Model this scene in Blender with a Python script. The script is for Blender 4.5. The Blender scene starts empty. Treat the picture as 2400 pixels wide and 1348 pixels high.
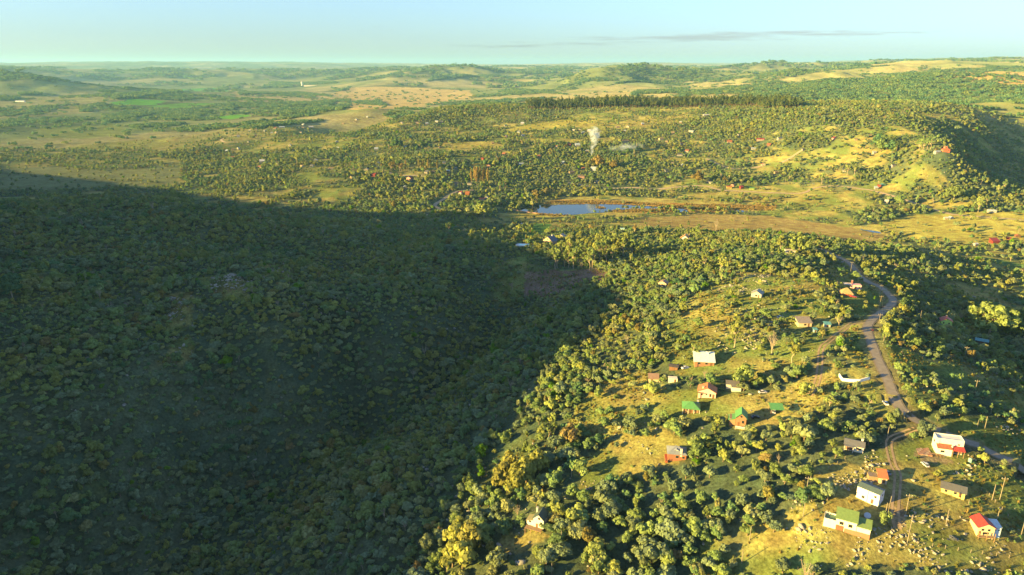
import bpy, bmesh, math, random
import numpy as np
from mathutils import Vector, Matrix
random.seed(11)
SC = bpy.context.scene
COL = SC.collection
# ---------------------------------------------------------------- camera, sky, sun, exposure
cam = bpy.data.cameras.new("camera"); CAM = bpy.data.objects.new("camera", cam); COL.objects.link(CAM)
cam.sensor_width = 36.0; cam.lens = 24.0; cam.clip_start = 1.0; cam.clip_end = 90000
CAM.location = (0, 0, 185.0); CAM.rotation_euler = (math.radians(90 - 18.0), 0, 0)
SC.camera = CAM
SUN_HEAD, SUN_ELEV = 20.0, 11.5            # map heading of the shadows (degrees from +x towards +y), sun height
sl = bpy.data.lights.new("sun", 'SUN'); SUN = bpy.data.objects.new("sun", sl); COL.objects.link(SUN)
sl.energy = 5.0; sl.angle = math.radians(0.55); sl.color = (1.0, 0.69, 0.17)
_h, _e = math.radians(SUN_HEAD), math.radians(SUN_ELEV)
SUN.rotation_euler = Vector((math.cos(_h) * math.cos(_e), math.sin(_h) * math.cos(_e), -math.sin(_e))).to_track_quat('-Z', 'Y').to_euler()
W = bpy.data.worlds.new("World"); SC.world = W; W.use_nodes = True
def build_world():
    nt = W.node_tree; N = nt.nodes; L = nt.links; N.clear()
    out = N.new('ShaderNodeOutputWorld'); bg = N.new('ShaderNodeBackground'); bg.inputs['Strength'].default_value = 0.069
    sky = N.new('ShaderNodeTexSky'); sky.sky_type = 'NISHITA'; sky.sun_disc = False
    sky.sun_elevation = _e; sky.sun_rotation = math.atan2(-math.cos(_h), -math.sin(_h)); sky.altitude = 300
    sky.air_density = 1.2; sky.dust_density = 0.5; sky.ozone_density = 7.0
    tc = N.new('ShaderNodeTexCoord'); sep = N.new('ShaderNodeSeparateXYZ'); L.new(tc.outputs['Generated'], sep.inputs[0])
    def m(op, a, b=None, c=None):
        n = N.new('ShaderNodeMath'); n.operation = op
        for i, q in enumerate((a, b, c)):
            if q is None: continue
            if isinstance(q, (int, float)): n.inputs[i].default_value = q
            else: L.new(q, n.inputs[i])
        return n.outputs[0]
    az = m('ARCTAN2', sep.outputs[0], sep.outputs[1]); el = m('ARCSINE', sep.outputs[2])
    # thin evening stratus in a low band, a little more of it towards the north-east
    def bump(x, c, w): return m('EXPONENT', m('MULTIPLY', m('POWER', m('DIVIDE', m('SUBTRACT', x, c), w), 2.0), -1.0))
    comb = N.new('ShaderNodeCombineXYZ'); L.new(m('MULTIPLY', az, 9.0), comb.inputs[0]); L.new(m('MULTIPLY', el, 150.0), comb.inputs[1])
    nz = N.new('ShaderNodeTexNoise'); nz.inputs['Scale'].default_value = 1.0; nz.inputs['Detail'].default_value = 7; nz.inputs['Roughness'].default_value = .62
    L.new(comb.outputs[0], nz.inputs['Vector'])
    tilt = m('SUBTRACT', el, m('MULTIPLY', m('SUBTRACT', az, .2), .018))
    band = m('MULTIPLY', bump(tilt, .0352, .0065), bump(az, .30, .27))
    band2 = m('MULTIPLY', bump(el, .0475, .0045), bump(az, -.17, .05))
    band3 = m('MULTIPLY', bump(el, .0255, .005), bump(az, .03, .16))
    cover = m('ADD', m('ADD', m('MULTIPLY', band, .40), m('MULTIPLY', band2, .34)), m('MULTIPLY', band3, .27))
    f = m('MULTIPLY', m('SUBTRACT', m('ADD', nz.outputs[0], cover), .73), 6.0)
    cl = N.new('ShaderNodeClamp'); L.new(f, cl.inputs[0])
    mix = N.new('ShaderNodeMix'); mix.data_type = 'RGBA'
    L.new(m('MULTIPLY', cl.outputs[0], .8), mix.inputs['Factor'])
    hsv = N.new('ShaderNodeHueSaturation'); hsv.inputs['Saturation'].default_value = .35; hsv.inputs['Value'].default_value = .62
    soft = N.new('ShaderNodeHueSaturation'); L.new(sky.outputs[0], soft.inputs['Color'])
    soft.inputs['Saturation'].default_value = .72
    L.new(soft.outputs[0], hsv.inputs['Color'])
    L.new(soft.outputs[0], mix.inputs['A']); L.new(hsv.outputs[0], mix.inputs['B'])
    L.new(mix.outputs['Result'], bg.inputs[0]); L.new(bg.outputs[0], out.inputs[0])
build_world()
SC.view_settings.view_transform = 'Standard'; SC.view_settings.look = 'None'; SC.view_settings.gamma = 1.0
SC.view_settings.use_curve_mapping = False; SC.view_settings.exposure = 2.33
HAZE_D = 3.9e-5
SC.render.engine = 'CYCLES'
SC.cycles.max_bounces = 5; SC.cycles.diffuse_bounces = 3; SC.cycles.glossy_bounces = 2; SC.cycles.transmission_bounces = 2
SC.cycles.volume_bounces = 1; SC.cycles.transparent_max_bounces = 8; SC.cycles.use_denoising = True; SC.cycles.use_adaptive_sampling = False
SC.cycles.caustics_reflective = False; SC.cycles.caustics_refractive = False
# ---------------------------------------------------------------- terrain core (numpy only)
rng = np.random.default_rng(7)
CAMZ, PITCH, FPX = 185.0, math.radians(18.0), 1600.0
SUN_AZ, SUN_EL = math.radians(20.0), math.radians(11.5)      # shadows point (cos, sin) of SUN_AZ on the map
SDX, SDY = math.cos(SUN_AZ), math.sin(SUN_AZ)

def ray(u, v):
    x = (np.asarray(u, float) - 1200) / FPX; y = (674 - np.asarray(v, float)) / FPX
    cp, sp = math.cos(PITCH), math.sin(PITCH)
    return x, cp + sp * y, -sp + cp * y
def azs(u, v):                                               # azimuth and slope (dz/dr) of a sight line
    X, Y, Z = ray(u, v)
    return np.arctan2(X, Y), Z / np.hypot(X, Y)
def project(x, y, z):
    cp, sp = math.cos(PITCH), math.sin(PITCH); z = z - CAMZ
    f = y * cp - z * sp; up = y * sp + z * cp
    return 1200 + FPX * x / f, 674 - FPX * up / f, f

# lattice noise
_perm = rng.permutation(4096); _val = rng.random(4096) * 2 - 1
def vnoise(x, y, seed=0):
    xi = np.floor(x).astype(np.int64); yi = np.floor(y).astype(np.int64)
    fx = x - xi; fy = y - yi
    fx = fx * fx * fx * (fx * (fx * 6 - 15) + 10); fy = fy * fy * fy * (fy * (fy * 6 - 15) + 10)
    h = lambda a, b: _val[_perm[(_perm[(a + seed * 131) & 4095] + b + seed * 57) & 4095]]
    return (h(xi, yi) * (1 - fx) + h(xi + 1, yi) * fx) * (1 - fy) + (h(xi, yi + 1) * (1 - fx) + h(xi + 1, yi + 1) * fx) * fy
def fbm(x, y, scale, octv=4, seed=0, gain=.5):
    s = np.zeros_like(x, dtype=float); a = 1.; t = 0.; f = 1. / scale
    for k in range(octv):
        s += a * vnoise(x * f + 17.3 * k, y * f - 9.1 * k, seed + k); t += a; a *= gain; f *= 2.03
    return s / t * 1.6
def sstep(a, b, x):
    t = np.clip((x - a) / (b - a), 0, 1); return t * t * (3 - 2 * t)

# what was read off the place: sight line and height (m above the lake)
PZ = """2400,1348,50 2100,1348,52 1800,1348,47 1500,1348,40 1200,1348,34 900,1348,20 600,1348,3 300,1348,-2 0,1348,12
2350,1200,57 2100,1200,58 1900,1200,56 1600,1200,48 1300,1200,39 1000,1200,23 700,1200,4 450,1200,0 200,1200,16 0,1200,24
2400,1080,57 2220,1040,61 2000,1040,60 1800,1050,57 1580,1060,51 1350,1050,42 1150,1050,31 900,1050,14 650,1080,2 400,1050,20 150,1050,34 0,1050,38
2400,950,52 2250,930,58 2090,930,62 1900,930,61 1700,920,57 1500,920,50 1300,920,42 1150,920,32 1000,900,13 850,960,6 600,930,26 300,930,40 0,930,48
2400,830,44 2250,800,53 2080,800,62 2040,740,62 1900,780,63 1750,780,61 1600,800,57 1450,800,49 1300,800,40 1200,800,32 1100,790,19 900,800,34 700,800,44 400,800,51 100,800,56
2380,760,36 2250,700,38 2120,690,53 2050,690,58 1900,690,61 1750,680,59 1600,690,53 1450,690,45 1300,700,37 1200,690,30 1050,690,41 850,680,49 550,670,58 300,680,58 0,690,64
2400,620,6 2250,620,20 2150,610,31 2000,620,46 1850,600,48 1700,600,47 1550,610,43 1400,610,39 1300,620,36 1200,610,36 1100,600,38 900,590,46 700,580,53 500,580,57 250,580,61 0,580,68
2400,560,4 2250,570,5 2100,565,5 1950,570,23 1850,560,27 1700,560,26 1600,560,26 1450,550,22 1280,555,26 1100,550,27 900,540,38 750,520,46
2300,530,4 2050,540,1 1900,530,1 1700,515,1 1500,515,3 1350,520,6 1200,520,8 1000,525,20
0,470,74 200,466,66 400,468,58 560,488,52 680,510,48
0,440,4 200,430,2 420,445,5 600,470,9 750,490,11 900,500,12 1050,500,11 1200,500,3
1250,490,0 1400,490,0 1560,488,0 100,400,0 300,390,2 500,420,6 700,430,14 900,440,15 1100,450,9 1300,455,3 1500,455,3 1700,450,5 1850,450,7 2000,450,12 2200,460,14 2400,470,12 2400,520,5
700,380,19 900,390,23 1100,400,20 1300,400,18 1500,400,18 1700,400,19 1900,400,24 2100,400,34 2230,405,40 2320,410,24 2400,420,14
600,340,18 800,340,27 1000,340,37 1200,345,36 1400,350,33 1600,350,34 1800,350,42 2000,340,58 2130,335,67 2215,355,66 2270,365,50 2330,365,28 2400,360,18
500,300,12 700,300,35 900,290,50 1100,290,55 1300,290,58 1500,290,62 1700,290,70 1900,290,82 2100,290,88 2300,295,70 2400,300,52
1000,262,70 1060,250,84 1200,255,80 1400,252,84 1600,250,88 1800,246,98 1950,248,103 2100,248,101 2250,247,98 2400,243,95
860,262,50 750,275,35 620,285,18
100,330,2 0,280,2 300,260,3 500,250,4 700,240,6 900,235,8 1100,232,10 200,220,8 500,215,10 800,205,14
300,190,40 700,190,40 1000,200,40 1250,200,42"""
# sight line and distance (m)
PR = """1300,225,3600 1500,224,3200 1700,222,2900 60,180,5200 60,207,4700 180,192,4900 260,203,4600 300,171,12000 700,171,12000
960,170,7000 1100,172,7200 1250,168,8000 1430,172,5200 1430,206,4300 1540,188,4900 1600,205,4300 1650,165,8500 1780,157,8000
1900,205,3600 1900,170,6000 2050,160,5500 2200,150,6000 2270,158,5400 2100,200,3300 2100,232,2700 2350,178,4000 2250,200,3200 2400,180,3800 2380,230,2700 1850,225,2800
0,150,17000 200,149,17000 480,148,17000 800,150,17000 1200,151,18000 1560,147,18000 1750,153,18000 2000,143,18000 2200,137,18000 2400,135,18000
50,160,9000 450,160,9500 800,162,10000"""
# ground hidden behind crests: picture column, distance, height
PH = """1050,2150,60 1200,2200,62 1400,2250,64 1600,2250,66 1800,2250,72 2000,2200,78 2200,2200,84 2400,2200,90 1060,2500,30 1300,2600,32 1600,2600,36 1900,2600,48 2200,2600,60
900,2000,14 760,1900,10 0,900,30 300,880,12 500,850,12"""
# beyond the frame: azimuth, distance, height
PO = """-52,120,30 -52,250,28 -52,450,60 -52,1000,20 -52,2000,8 -52,5000,30 -52,18000,200 -110,120,40 -110,400,70 -110,2000,40 -110,18000,200
52,120,44 52,250,40 52,500,14 52,1000,8 52,1500,14 52,2000,85 52,5000,120 52,18000,330 110,120,44 110,400,20 110,2000,90 110,18000,300
-20,90,10 0,90,34 20,90,46 0,40,36 -45,90,20 45,90,46 0,29000,240 -40,29000,240 40,29000,380 -30,40,30 30,40,42"""
ctl = []
for t in PZ.split():
    u, v, z = map(float, t.split(',')); a, s = azs(u, v); ctl.append((float(a), float((z - CAMZ) / s), z))
for t in PR.split():
    u, v, r = map(float, t.split(',')); a, s = azs(u, v); ctl.append((float(a), r, float(CAMZ + r * s)))
for t in PH.split():
    u, r, z = map(float, t.split(',')); ctl.append((float(azs(u, 300)[0]), r, z))
for t in PO.split():
    a, r, z = map(float, t.split(',')); ctl.append((math.radians(a), r, z))
ctl = np.array(ctl)
KA = 1.7
def tps_fit(P, val, lam):
    n = len(P); d2 = ((P[:, None] - P[None]) ** 2).sum(-1)
    K = .5 * d2 * np.log(d2 + 1e-12) + lam * np.eye(n)
    A = np.zeros((n + 3, n + 3)); A[:n, :n] = K; A[:n, n] = 1; A[:n, n + 1:] = P; A[n, :n] = 1; A[n + 1:, :n] = P.T
    return np.linalg.solve(A, np.concatenate([val, np.zeros(3)]))
CP = np.stack([ctl[:, 0] * KA, np.log(ctl[:, 1])], 1)
# heights are fitted as height over distance-scaled units so far relief does not swamp near relief
WZ = tps_fit(CP, ctl[:, 2], 2e-4)
def tps(a, lr):
    q0 = a * KA; out = np.full(a.shape, WZ[-3]) + WZ[-2] * q0 + WZ[-1] * lr
    for i in range(len(CP)):
        d2 = (q0 - CP[i, 0]) ** 2 + (lr - CP[i, 1]) ** 2
        out += WZ[i] * .5 * d2 * np.log(d2 + 1e-12)
    return out

NR = 900
AZ = np.radians(np.concatenate([np.linspace(-110, -46, 60, endpoint=False), np.linspace(-46, 46, 560, endpoint=False), np.linspace(46, 110, 41)]))
LR = np.linspace(math.log(50), math.log(29000), NR)
GA, GL = np.meshgrid(AZ, LR)
GR = np.exp(GL); GX = GR * np.sin(GA); GY = GR * np.cos(GA)
Z = tps(GA, GL)
def zat(x, y):
    x = np.asarray(x, float); y = np.asarray(y, float)
    fa = np.interp(np.arctan2(x, y), AZ, np.arange(len(AZ))); fr = (np.log(np.maximum(np.hypot(x, y), 51)) - LR[0]) / (LR[1] - LR[0])
    ia = np.clip(fa.astype(int), 0, len(AZ) - 2); ir = np.clip(fr.astype(int), 0, NR - 2); fa = fa - ia; fr = np.clip(fr - ir, 0, 1)
    return (Z[ir, ia] * (1 - fa) + Z[ir, ia + 1] * fa) * (1 - fr) + (Z[ir + 1, ia] * (1 - fa) + Z[ir + 1, ia + 1] * fa) * fr
def gp(u, v):
    """ground point first met along the sight line of a picture point"""
    a, s = azs(u, v); a = float(a); s = float(s)
    r = np.exp(LR); z = zat(r * math.sin(a), r * math.cos(a)); sl = (z - CAMZ) / r
    k = np.argmax(sl >= s) if (sl >= s).any() else NR - 1
    if k > 0:
        t = (s - sl[k - 1]) / (sl[k] - sl[k - 1] + 1e-12); rr = r[k - 1] + np.clip(t, 0, 1) * (r[k] - r[k - 1])
    else: rr = r[0]
    return rr * math.sin(a), rr * math.cos(a)
def inpoly(x, y, P):
    P = np.asarray(P); n = len(P); c = np.zeros(np.shape(x), bool); j = n - 1
    for i in range(n):
        xi, yi = P[i]; xj, yj = P[j]
        c ^= ((yi > y) != (yj > y)) & (x < (xj - xi) * (y - yi) / (yj - yi + 1e-12) + xi); j = i
    return c
def segdist(x, y, P):
    d = np.full(np.shape(x), 1e9)
    for (x0, y0), (x1, y1) in zip(P[:-1], P[1:]):
        dx, dy = x1 - x0, y1 - y0; L2 = dx * dx + dy * dy + 1e-9
        t = np.clip(((x - x0) * dx + (y - y0) * dy) / L2, 0, 1)
        d = np.minimum(d, np.hypot(x - x0 - t * dx, y - y0 - t * dy))
    return d
def pts(s): return [tuple(map(float, t.split(','))) for t in s.split()]

# relief finer than the readings
def hard(a, b, x): return np.clip((x - a) / (b - a), 0, 1)
base = Z.copy()
flat = sstep(3, 14, base) * .85 + .15
n1 = fbm(GX, GY, 140, 3, 11); n2 = fbm(GX, GY, 34, 3, 21)
far = sstep(1900, 3200, GR)
Z = Z + (1 - far) * flat * (n1 * (3.2 + 2.2 * sstep(.05, -.25, GA) * sstep(150, 300, GR)) + n2 * .9 * (1 - sstep(700, 1800, GR)))
rg = 1 - np.abs(fbm(GX, GY, 1100, 5, 31)) * 1.7
hilly = sstep(26, 80, base) * sstep(2300, 3800, GR)
Z = Z + far * (rg * 34 - 22) * hilly + far * fbm(GX, GY, 420, 3, 33) * (2.5 + 5 * hilly)
for hu, hr, hh, hw in ((60, 5000, 30, 480), (170, 4900, 16, 360), (960, 6600, 42, 520), (1090, 7000, 40, 450), (1425, 5000, 50, 330), (1330, 4700, 30, 300), (1540, 5600, 38, 380), (1790, 7600, 36, 600), (2190, 5600, 22, 420), (2060, 5000, 25, 380), (2330, 3900, 22, 300), (2270, 3500, 15, 240), (2020, 3500, 30, 260), (1900, 4400, 40, 330), (1700, 5200, 35, 330)):
    ha = float(azs(hu, 190)[0]); d2 = ((GX - hr * math.sin(ha)) ** 2 + ((GY - hr * math.cos(ha)) * .8) ** 2) / hw ** 2
    Z = Z + hh * np.exp(-d2) * (1 + .5 * fbm(GX, GY, 260, 4, 37))
vf = sstep(7000, 11000, GR); Z = Z + vf * (fbm(GX, GY, 2600, 5, 41) * 26 - 14)

# the sierra to the left of the frame, which shades the ravine
AC = math.radians(-52)
CR = np.array([(50, 45), (228, 50), (243, 61), (266, 73), (300, 83), (344, 101), (381, 121), (406, 136), (587, 145), (705, 152), (768, 152), (780, 128), (804, 128), (820, 154), (860, 160), (915, 163), (930, 158), (955, 147), (1086, 132), (1320, 122), (1535, 112), (1660, 104), (1900, 86), (2660, 60), (3000, 60), (4000, 30), (30000, 30)], float)
crest = np.interp(GR, CR[:, 0], CR[:, 1]) + fbm(GX, GY, 60, 2, 51) * 2
wr = sstep(math.radians(-42.3), AC, GA) * (1 - .6 * sstep(math.radians(-56), math.radians(-100), GA)) * (1 - sstep(2500, 6000, GR))
Z = Z * (1 - wr) + np.maximum(Z, crest) * wr

# stream beds of the ravine and the rounded spurs between them
for line, dep, wid in (("1215,672 1160,735 1100,830 1000,895 900,945 790,992 660,1050 557,1096 430,1200 340,1270 267,1330", 10., 26.), ("60,985 174,1002 300,1015 420,1045 540,1095", 8., 20.), ("690,640 720,720 760,800 800,870 850,950", 4.5, 18.), ("250,640 330,720 420,800 520,880 600,960", 4., 18.), ("420,545 560,570 700,600 850,640 1000,660", 5., 22.)):
    P = [gp(u, v) for u, v in pts(line)]; k = (GR < 800) & (np.abs(GA) < math.radians(47)); dd = segdist(GX[k], GY[k], P)
    Z[k] -= dep * np.exp(-(dd / wid) ** 1.3)
for u, v, hh, hw in ((540, 675, 6., 42.), (930, 740, 5., 38.), (560, 800, 4., 34.), (130, 1080, 6., 34.), (820, 600, 4., 45.), (250, 560, 5., 60.)):
    x, y = gp(u, v); Z += hh * np.exp(-((GX - x) ** 2 + (GY - y) ** 2) / hw ** 2)
# ---------------------------------------------------------------- roads, water and land cover, laid out on the map
def G(u, v, z=None):
    if z is None: return gp(u, v)
    a, s = azs(u, v); r = (z - CAMZ) / float(s); return r * math.sin(float(a)), r * math.cos(float(a))
def GPOLY(s): return [G(u, v) for u, v in pts(s)]
def smooth_line(P, step):
    P = np.array(P, float); out = []
    for i in range(len(P) - 1):
        p0 = P[max(i - 1, 0)]; p1 = P[i]; p2 = P[i + 1]; p3 = P[min(i + 2, len(P) - 1)]
        n = max(2, int(np.hypot(*(p2 - p1)) / step))
        for k in range(n):
            t = k / n
            out.append(.5 * ((2 * p1) + (-p0 + p2) * t + (2 * p0 - 5 * p1 + 4 * p2 - p3) * t * t + (-p0 + 3 * p1 - 3 * p2 + p3) * t ** 3))
    out.append(P[-1]); return np.array(out)
# water level 0: lake, pools and creek
LAKE = [G(u, v, 0) for u, v in pts("1212,492 1222,487 1232,484.5 1250,486 1262,481.5 1300,479.5 1350,478 1400,477.5 1450,478.5 1500,481 1545,484 1580,486 1592,488 1560,489.5 1520,489 1478,490 1455,492.5 1436,494 1415,498 1380,500 1350,503 1320,504 1300,502 1270,501 1256,499.5 1240,497 1222,495")]
POOL1 = [G(u, v, 0) for u, v in pts("1584,491 1588,487.5 1600,489.5 1610,493 1615,496.5 1600,497 1586,496")]
POOL2 = [G(u, v, 0) for u, v in pts("1720,491.5 1735,492 1752,494 1758,496 1740,497 1724,495.5")]
CREEKA = [G(u, v, 0) for u, v in pts("2016,536 2032,539 2050,541 2068,545 2066,547 2050,545.5 2036,542.5 2018,539")]
CREEKB = [G(u, v, 0) for u, v in pts("2113,556.5 2118,556 2122,560 2131,563.5 2128,565.5 2120,563 2115,560")]
WATERS = [('lake', LAKE), ('pool', POOL1), ('pool', POOL2), ('creek', CREEKA), ('creek', CREEKB)]
near = (GR > 550) & (GR < 1250) & (np.abs(GA) < math.radians(44))
for nm, P in WATERS:
    xs, ys = GX[near], GY[near]; zz = Z[near]
    d = segdist(xs, ys, P + [P[0]]); ins = inpoly(xs, ys, P); sd = np.where(ins, -d, d)
    prof = np.where(sd > 0, .25 + sd * .05, np.maximum(sd * .2, -1.5) - .25)
    w = np.where(ins, 1., 1 - sstep(2, 45 if nm == 'lake' else 22, d))
    Z[near] = zz * (1 - w) + prof * w

ROAD = smooth_line([G(u, v) for u, v in pts("2540,1190 2470,1140 2400,1098 2340,1066 2268,1036 2200,1012 2142,985 2109,955 2094,923 2081,892 2067,862 2053,832 2040,795 2033,768 2047,746 2078,725 2093,706 2081,688 2059,673 2035,660 2014,646 2000,628 1984,612 1955,598 1925,585 1903,574")], 3.0)
TRACKS = [smooth_line([G(u, v) for u, v in pts(s)], 3.0) for s in (
    "2028,757 2000,757 1965,782 1940,802 1925,818 1921,863 1914,898 1897,928",
    "2146,1008 2098,1023 2083,1037 2087,1067 2094,1092 2104,1110 2102,1150 2098,1200 2104,1240")]
DROADS = [smooth_line([G(u, v) for u, v in pts(s)], 6.0) for s in (
    "1540,444 1600,438 1650,436 1690,446 1750,449 1833,453 1884,452 1909,441 1947,436 1984,438 2017,443 2050,448 2100,462 2155,480 2192,492 2234,503 2284,507 2334,511 2420,519",
    "600,309 567,315 535,322 518,328 525,333 560,334", "1330,428 1400,440 1440,442 1480,440 1540,444",
    "1830,382 1850,372 1870,358 1884,350", "1655,372 1700,392 1740,396 1790,388", "1000,505 1030,492 1020,480 1050,460 1075,448 1110,446", "910,404 940,412 990,412")]
# flatten the bed of the asphalt road a little
rm = (GR < 620) & (GA > math.radians(14)) & (GA < math.radians(46))
drd = segdist(GX[rm], GY[rm], ROAD[::3]); zr = Z[rm]
def road_z(x, y):
    d2 = (x[:, None] - ROAD[None, ::3, 0]) ** 2 + (y[:, None] - ROAD[None, ::3, 1]) ** 2
    k = d2.argmin(1); return RZ[::3][k]
RZ = zat(ROAD[:, 0], ROAD[:, 1])
for _ in range(12): RZ = np.concatenate([RZ[:1], (RZ[:-2] + RZ[1:-1] * 2 + RZ[2:]) / 4, RZ[-1:]])
sel = drd < 12
xx, yy = GX[rm][sel], GY[rm][sel]; w = 1 - sstep(4.5, 11, drd[sel])
zr[sel] = zr[sel] * (1 - w) + (road_z(xx, yy) - .05) * w
Z[rm] = zr

def density(x, y):
    """canopy cover 0..1 at map points"""
    r = np.hypot(x, y)
    n = fbm(x, y, 30, 3, 61); nb = fbm(x, y, 130, 3, 65)
    gap = sstep(.45, .8, fbm(x, y, 48, 4, 67)); d = np.where(r < 760, .95 + .1 * n - .30 * gap, 0.)
    mid = (r >= 760); d = np.where(mid, np.clip(.82 + .8 * n + .55 * nb, 0, .98), d)
    a = np.arctan2(x, y); z = zat(x, y)
    plain = sstep(1500, 2000, r - 200 * sstep(.3, .6, a)); scrub = fbm(x, y, 420, 4, 71)
    dfar = np.clip((scrub - .25 + sstep(25, 110, z) * .45) * 1.6, 0, .7)
    d = d * (1 - plain) + dfar * plain
    for P, dd, soft in DPOLY:
        P = np.asarray(P); bb = (x > P[:, 0].min() - 12) & (x < P[:, 0].max() + 12) & (y > P[:, 1].min() - 12) & (y < P[:, 1].max() + 12)
        if not bb.any(): continue
        xs, ys = x[bb] + 7 * n[bb] * soft, y[bb] + 9 * nb[bb] * soft
        ins = inpoly(xs, ys, P)
        v = dd + (n[bb] * .35 * min(dd * 3, 1))
        t = d[bb]; t[ins] = np.clip(v[ins], 0, 1); d[bb] = t
    for nm, P in WATERS:
        P = np.asarray(P); bb = (x > P[:, 0].min()) & (x < P[:, 0].max()) & (y > P[:, 1].min()) & (y < P[:, 1].max())
        if bb.any():
            t = d[bb]; t[inpoly(x[bb], y[bb], P)] = 0; d[bb] = t
    return d
DP = """1500,512 1640,500 1800,507 1950,526 2100,556 2080,572 1950,560 1800,545 1600,537 1500,528|.03
2030,530 2150,500 2400,500 2420,560 2250,582 2120,556|.10
1610,468 1700,445 1850,430 1900,445 2010,455 2010,492 1800,482 1640,480|.18
1560,462 1600,452 1690,448 1640,470|.3
1170,500 1260,500 1340,505 1330,516 1180,518|.04
1285,482 1310,464 1380,460 1470,461 1560,466 1640,474 1760,482 1830,488 1830,496 1600,486 1400,478|.03
1330,504 1440,498 1500,497 1500,508 1400,512 1330,510|.08
1215,556 1255,530 1250,520 1300,525 1260,560 1235,575|.12
1390,790 1450,740 1530,720 1600,760 1620,830 1560,880 1470,910 1400,880|.72
1050,470 1120,400 1250,345 1450,338 1560,390 1540,430 1300,462|.97
1500,920 1560,905 1650,930 1760,925 1870,885 1945,845 1970,905 1900,940 1850,965 1760,1000 1650,985 1560,980 1500,1010|.10
1370,1010 1440,930 1510,930 1490,1010 1400,1045|.28
1290,1185 1380,1075 1480,1020 1560,1000 1600,1040 1560,1095 1450,1140 1320,1190|.16
1560,770 1640,695 1750,645 1890,655 1950,740 1930,830 1800,890 1640,890 1570,860|.26
1340,1000 1400,915 1490,870 1540,930 1500,1010 1400,1050|.32
1700,700 1740,645 1820,640 1800,690|.25
1570,880 1630,845 1740,850 1860,840 1880,870 1700,900|.35
1930,640 1990,720 2030,780 2090,705 2050,665 1990,600 1945,600|.16
1960,760 2030,765 2065,860 2095,930 2080,980 2020,940 1990,850|.22
2040,780 2100,790 2150,860 2160,960 2110,950 2080,880|.30
2100,860 2250,830 2400,850 2400,950 2250,960 2150,960|.55
2150,985 2300,960 2400,985 2400,1070 2270,1030|.20
1980,1100 2040,1040 2090,1030 2150,1010 2300,1060 2400,1110 2420,1360 1780,1360 1900,1180|.05
1900,1090 1960,1060 2010,1080 1960,1150 1900,1150|.12
1640,1290 1700,1230 1790,1220 1880,1170 1900,1250 1840,1360 1660,1360|.30
1250,1250 1290,1265 1270,1295 1200,1300 1190,1270|.08
2110,600 2180,575 2400,640 2400,760 2300,700 2200,690 2120,640|.42
2150,575 2230,585 2400,640 2400,615 2250,590|.04
1040,690 1150,620 1230,590 1290,620 1350,640 1440,650 1340,700 1230,690|.55
1200,640 1270,630 1400,625 1430,655 1290,690 1220,680|.22
460,655 560,640 610,670 590,700 500,705|.06
600,625 680,610 690,640 620,655|.3
370,700 440,690 440,760 370,770|.5
400,790 450,780 440,850 370,890 370,850|.5
0,1090 120,1060 230,1070 240,1110 120,1150 0,1170|.8
0,380 150,355 420,372 430,435 0,448|.05
0,300 120,290 300,285 330,320 200,345 0,350|.05
330,330 400,318 470,330 400,360 340,350|.04
0,345 180,350 330,360 400,395 250,400 0,380|.35
500,345 540,320 600,312 640,330 760,320 900,325 900,345 700,345 600,360|.10
1180,305 1300,282 1400,278 1420,290 1300,305 1200,312|.05
1000,335 1150,330 1190,345 1060,355 980,350|.12
1300,270 1500,265 1600,285 1500,300 1350,305|.30
940,395 990,390 1000,415 930,418|.15
2060,435 2140,430 2140,450 2080,455|.1
2155,470 2260,465 2290,480 2200,490|.04
2130,410 2200,395 2220,420 2180,440|.2
900,262 1000,262 1070,250 1160,252 1130,275 960,290|.85
820,200 1100,212 1120,228 1000,245 900,262 820,255|.0
480,278 560,268 600,272 540,281|.0
250,245 310,230 400,236 530,242 420,258|.0"""
DPOLY = []
for ln in DP.split('\n'):
    a_, b_ = ln.split('|'); DPOLY.append((GPOLY(a_), float(b_), 1.0))
ROCKP = [(GPOLY(a_), float(b_)) for a_, b_ in (ln.split('|') for ln in """2000,1280 2090,1235 2200,1245 2330,1290 2400,1330 2400,1360 1940,1360|.9
2150,1170 2260,1190 2330,1230 2300,1280 2200,1250 2130,1230|.22
1930,1100 2000,1060 2080,1070 2060,1110 1980,1150 1920,1150|.8
1880,1240 1960,1262 2010,1290 1960,1335 1870,1320|.8
2090,1180 2160,1170 2210,1220 2160,1250 2110,1230|.35
2240,1080 2320,1070 2340,1130 2290,1140 2250,1120|.4
1830,1190 1930,1150 1960,1190 1900,1240 1840,1290|.5
2290,960 2390,970 2400,1020 2310,1010|.35
2040,980 2090,985 2080,1020 2030,1020|.35
1380,950 1480,930 1490,990 1410,1020|.3
1300,1150 1420,1080 1520,1040 1560,1070 1420,1130 1330,1180|.28
1640,790 1720,745 1800,720 1880,750 1830,830 1700,830|.35
1700,690 1745,645 1810,640 1800,690|.55
2120,590 2180,582 2230,610 2290,650 2260,660 2180,625|.8
2200,660 2300,690 2250,700|.3
2120,700 2240,720 2230,760 2160,740|.25
480,655 555,643 600,670 575,695 500,690|.85
620,630 680,615 680,640|.5
380,700 440,695 440,750 390,760|.8
420,790 450,785 430,840 380,880|.75
180,1075 250,1065 250,1110 190,1125|.3
120,1160 210,1190 200,1230 130,1230|.2
660,500 760,530 740,560 640,540|.3
720,700 830,690 830,740 730,750|.3
440,500 540,490 560,530 460,540|.2
1880,280 2050,255 2130,270 2080,300 1900,300|.6
2200,260 2400,245 2400,270 2260,280|.5
2180,410 2225,400 2225,440 2180,440|.4
1770,610 1830,600 1850,625 1790,630|.3
1960,600 1990,612 1985,632 1950,620|.5""".split('\n'))]
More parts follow.
